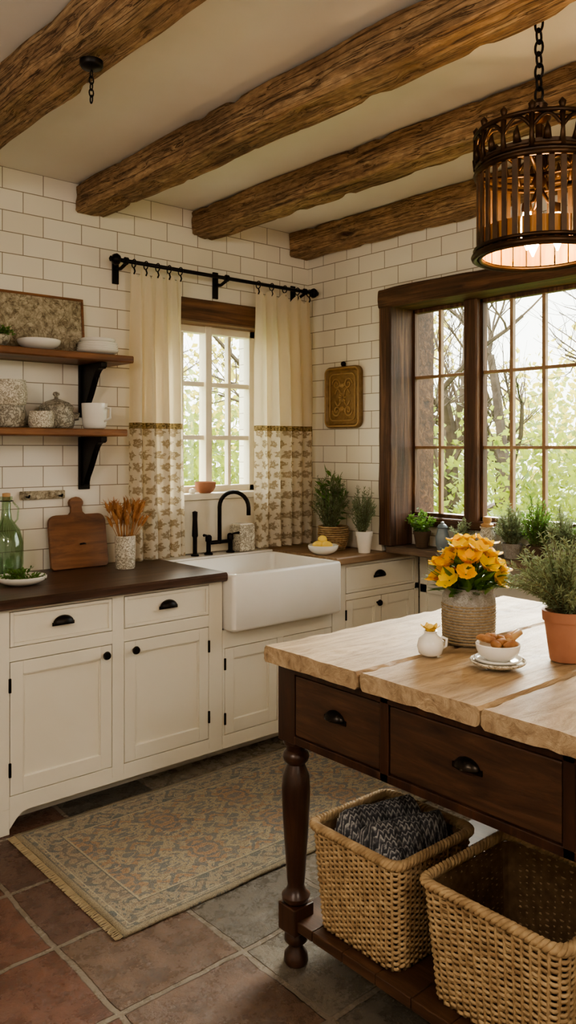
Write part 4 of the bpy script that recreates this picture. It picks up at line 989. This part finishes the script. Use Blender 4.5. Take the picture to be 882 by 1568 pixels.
# ------------------------------------------------------------------ garden
g = Group('garden')
boxes('lawn', [(4.0, 60, -12, 60, -.35, -.3), (-20, 4.0, 4.0, 60, -.35, -.3)], LAWN, g)
def foliage(nm, blobs, mat, n, size, seed):
    rnd = random.Random(seed); random.seed(seed); V = []; F = []
    for (x, y, z, r, h) in blobs:
        for i in range(n):
            d = Vector((rnd.gauss(0, 1), rnd.gauss(0, 1), rnd.gauss(0, 1))).normalized(); q = rnd.random()**.4
            p = Vector((x+d.x*r*q, y+d.y*r*q, z+d.z*h*q))
            if p.z < -.1: continue
            leafVF(V, F, p, Vector((rnd.gauss(0, 1), rnd.gauss(0, 1), rnd.gauss(0, 1)-.3)), size*rnd.uniform(.6, 1.4), size*.3)
    mesh(nm, V, F, mat, g)
rnd = random.Random(3); bl = []
for i in range(30):
    a = math.radians(rnd.uniform(8, 85)); d = rnd.uniform(7.5, 11); bl.append((d*cos(a), d*sin(a), rnd.uniform(.2, 1.1), rnd.uniform(.9, 1.5), rnd.uniform(.8, 1.4)))
foliage('hedge', bl, GARD, 900, .10, 5)
bl = []
for i in range(26):
    a = math.radians(rnd.uniform(8, 88)); d = rnd.uniform(13, 20); bl.append((d*cos(a), d*sin(a), rnd.uniform(1.5, 4.0), rnd.uniform(1.4, 2.4), rnd.uniform(1.2, 2.2)))
foliage('spring_tree_canopy', bl, GARD2, 380, .16, 6)
bl = []
for i in range(26):
    a = math.radians(6+82*i/25+rnd.uniform(-1, 1)); d = rnd.uniform(22, 27); bl.append((d*cos(a), d*sin(a), rnd.uniform(.8, 1.8), 1.8, rnd.uniform(1.8, 3.0)))
foliage('far_woodland', bl, GARD3, 420, .30, 9)
def tree(x, y, hgt, seed, V, F):
    rnd = random.Random(seed)
    def br(p, d, L, r, lv):
        n = 6; pts = [p]; rad = [r]
        for k in range(n):
            d = (d+Vector((rnd.gauss(0, .13), rnd.gauss(0, .13), rnd.gauss(0, .08)+.03))).normalized(); p = p+d*L/n; pts.append(p); rad.append(r*(1-.5*(k+1)/n))
        sweepVF(pts, rad, 5, V=V, F=F)
        if lv == 0: return
        for c in range(4 if lv > 1 else 5):
            i = rnd.randint(2, n); nd = (d+Vector((rnd.gauss(0, .75), rnd.gauss(0, .75), rnd.gauss(.25, .4)))).normalized(); br(pts[i], nd, L*rnd.uniform(.5, .72), rad[i]*.62, lv-1)
    br(Vector((x, y, -.3)), Vector((0, 0, 1)), hgt*.42, .11, 4)
V = []; F = []
for i, (x, y, h) in enumerate(((8.5, 4.3, 6.5), (9.5, 6.2, 7.5), (7.2, 5.6, 6), (11, 5, 8), (6.4, 8.6, 6.5), (5.2, 9.5, 7), (8.2, 3.1, 6.8), (12, 8, 8))): tree(x, y, h, 20+i, V, F)
mesh('bare_trees', V, F, BARK, g)

# ------------------------------------------------------------------ finish groups
for G in GROUPS:
    lo = Vector((1e9,)*3); hi = Vector((-1e9,)*3)
    for o in G.parts:
        for v in o.data.vertices:
            for k in range(3): lo[k] = min(lo[k], v.co[k]); hi[k] = max(hi[k], v.co[k])
    G.e.location = ((lo.x+hi.x)/2, (lo.y+hi.y)/2, lo.z)
    for o in G.parts: o.matrix_parent_inverse = Matrix.Translation(-Vector(G.e.location))

# ------------------------------------------------------------------ lights, world, camera
def light(nm, typ, loc, e, col, **kw):
    l = bpy.data.lights.new(nm, typ); l.energy = e; l.color = col
    for k, v in kw.items(): setattr(l, k, v)
    o = bpy.data.objects.new(nm, l); o.location = loc; COL.objects.link(o); return o
sun = light('sun', 'SUN', (0, 0, 10), 3.0, (1, .95, .85), angle=math.radians(3))
sun.rotation_euler = Vector((.55, .62, -.75)).to_track_quat('-Z', 'Y').to_euler()
sun2 = light('hazy_sky_sun', 'SUN', (6, 6, 10), 17.0, (1, .93, .82), angle=math.radians(42))
sun2.rotation_euler = Vector((-.74, -.42, -.5)).to_track_quat('-Z', 'Y').to_euler()
light('lantern_glow', 'POINT', (lx, ly, 2.12), 4.0, (1, .66, .34), shadow_soft_size=.03)
w = bpy.data.worlds.new('World'); S.world = w; w.use_nodes = True
nt = w.node_tree; bg = nt.nodes['Background']; bg.inputs['Strength'].default_value = 3.6
tc = nt.nodes.new('ShaderNodeTexCoord'); sp = nt.nodes.new('ShaderNodeSeparateXYZ'); nt.links.new(tc.outputs['Generated'], sp.inputs[0])
rp = nt.nodes.new('ShaderNodeValToRGB'); nt.links.new(sp.outputs['Z'], rp.inputs[0])
rp.color_ramp.elements[0].position = 0; rp.color_ramp.elements[0].color = (.98, .96, .86, 1); rp.color_ramp.elements[1].position = .6; rp.color_ramp.elements[1].color = (.92, .96, 1, 1)
nt.links.new(rp.outputs[0], bg.inputs['Color'])

cam = bpy.data.cameras.new('camera'); co = bpy.data.objects.new('camera', cam); COL.objects.link(co); S.camera = co
co.location = (0, 0, 1.51); co.rotation_euler = (math.radians(90), 0, math.radians(-41.07))
cam.lens = 28.19; cam.sensor_width = 36; cam.shift_y = -.063; cam.clip_start = .05; cam.clip_end = 200
try:
    S.view_settings.view_transform = 'AgX'; S.view_settings.look = 'AgX - Medium High Contrast'; S.view_settings.exposure = 0.7
except Exception as ex: print(ex)
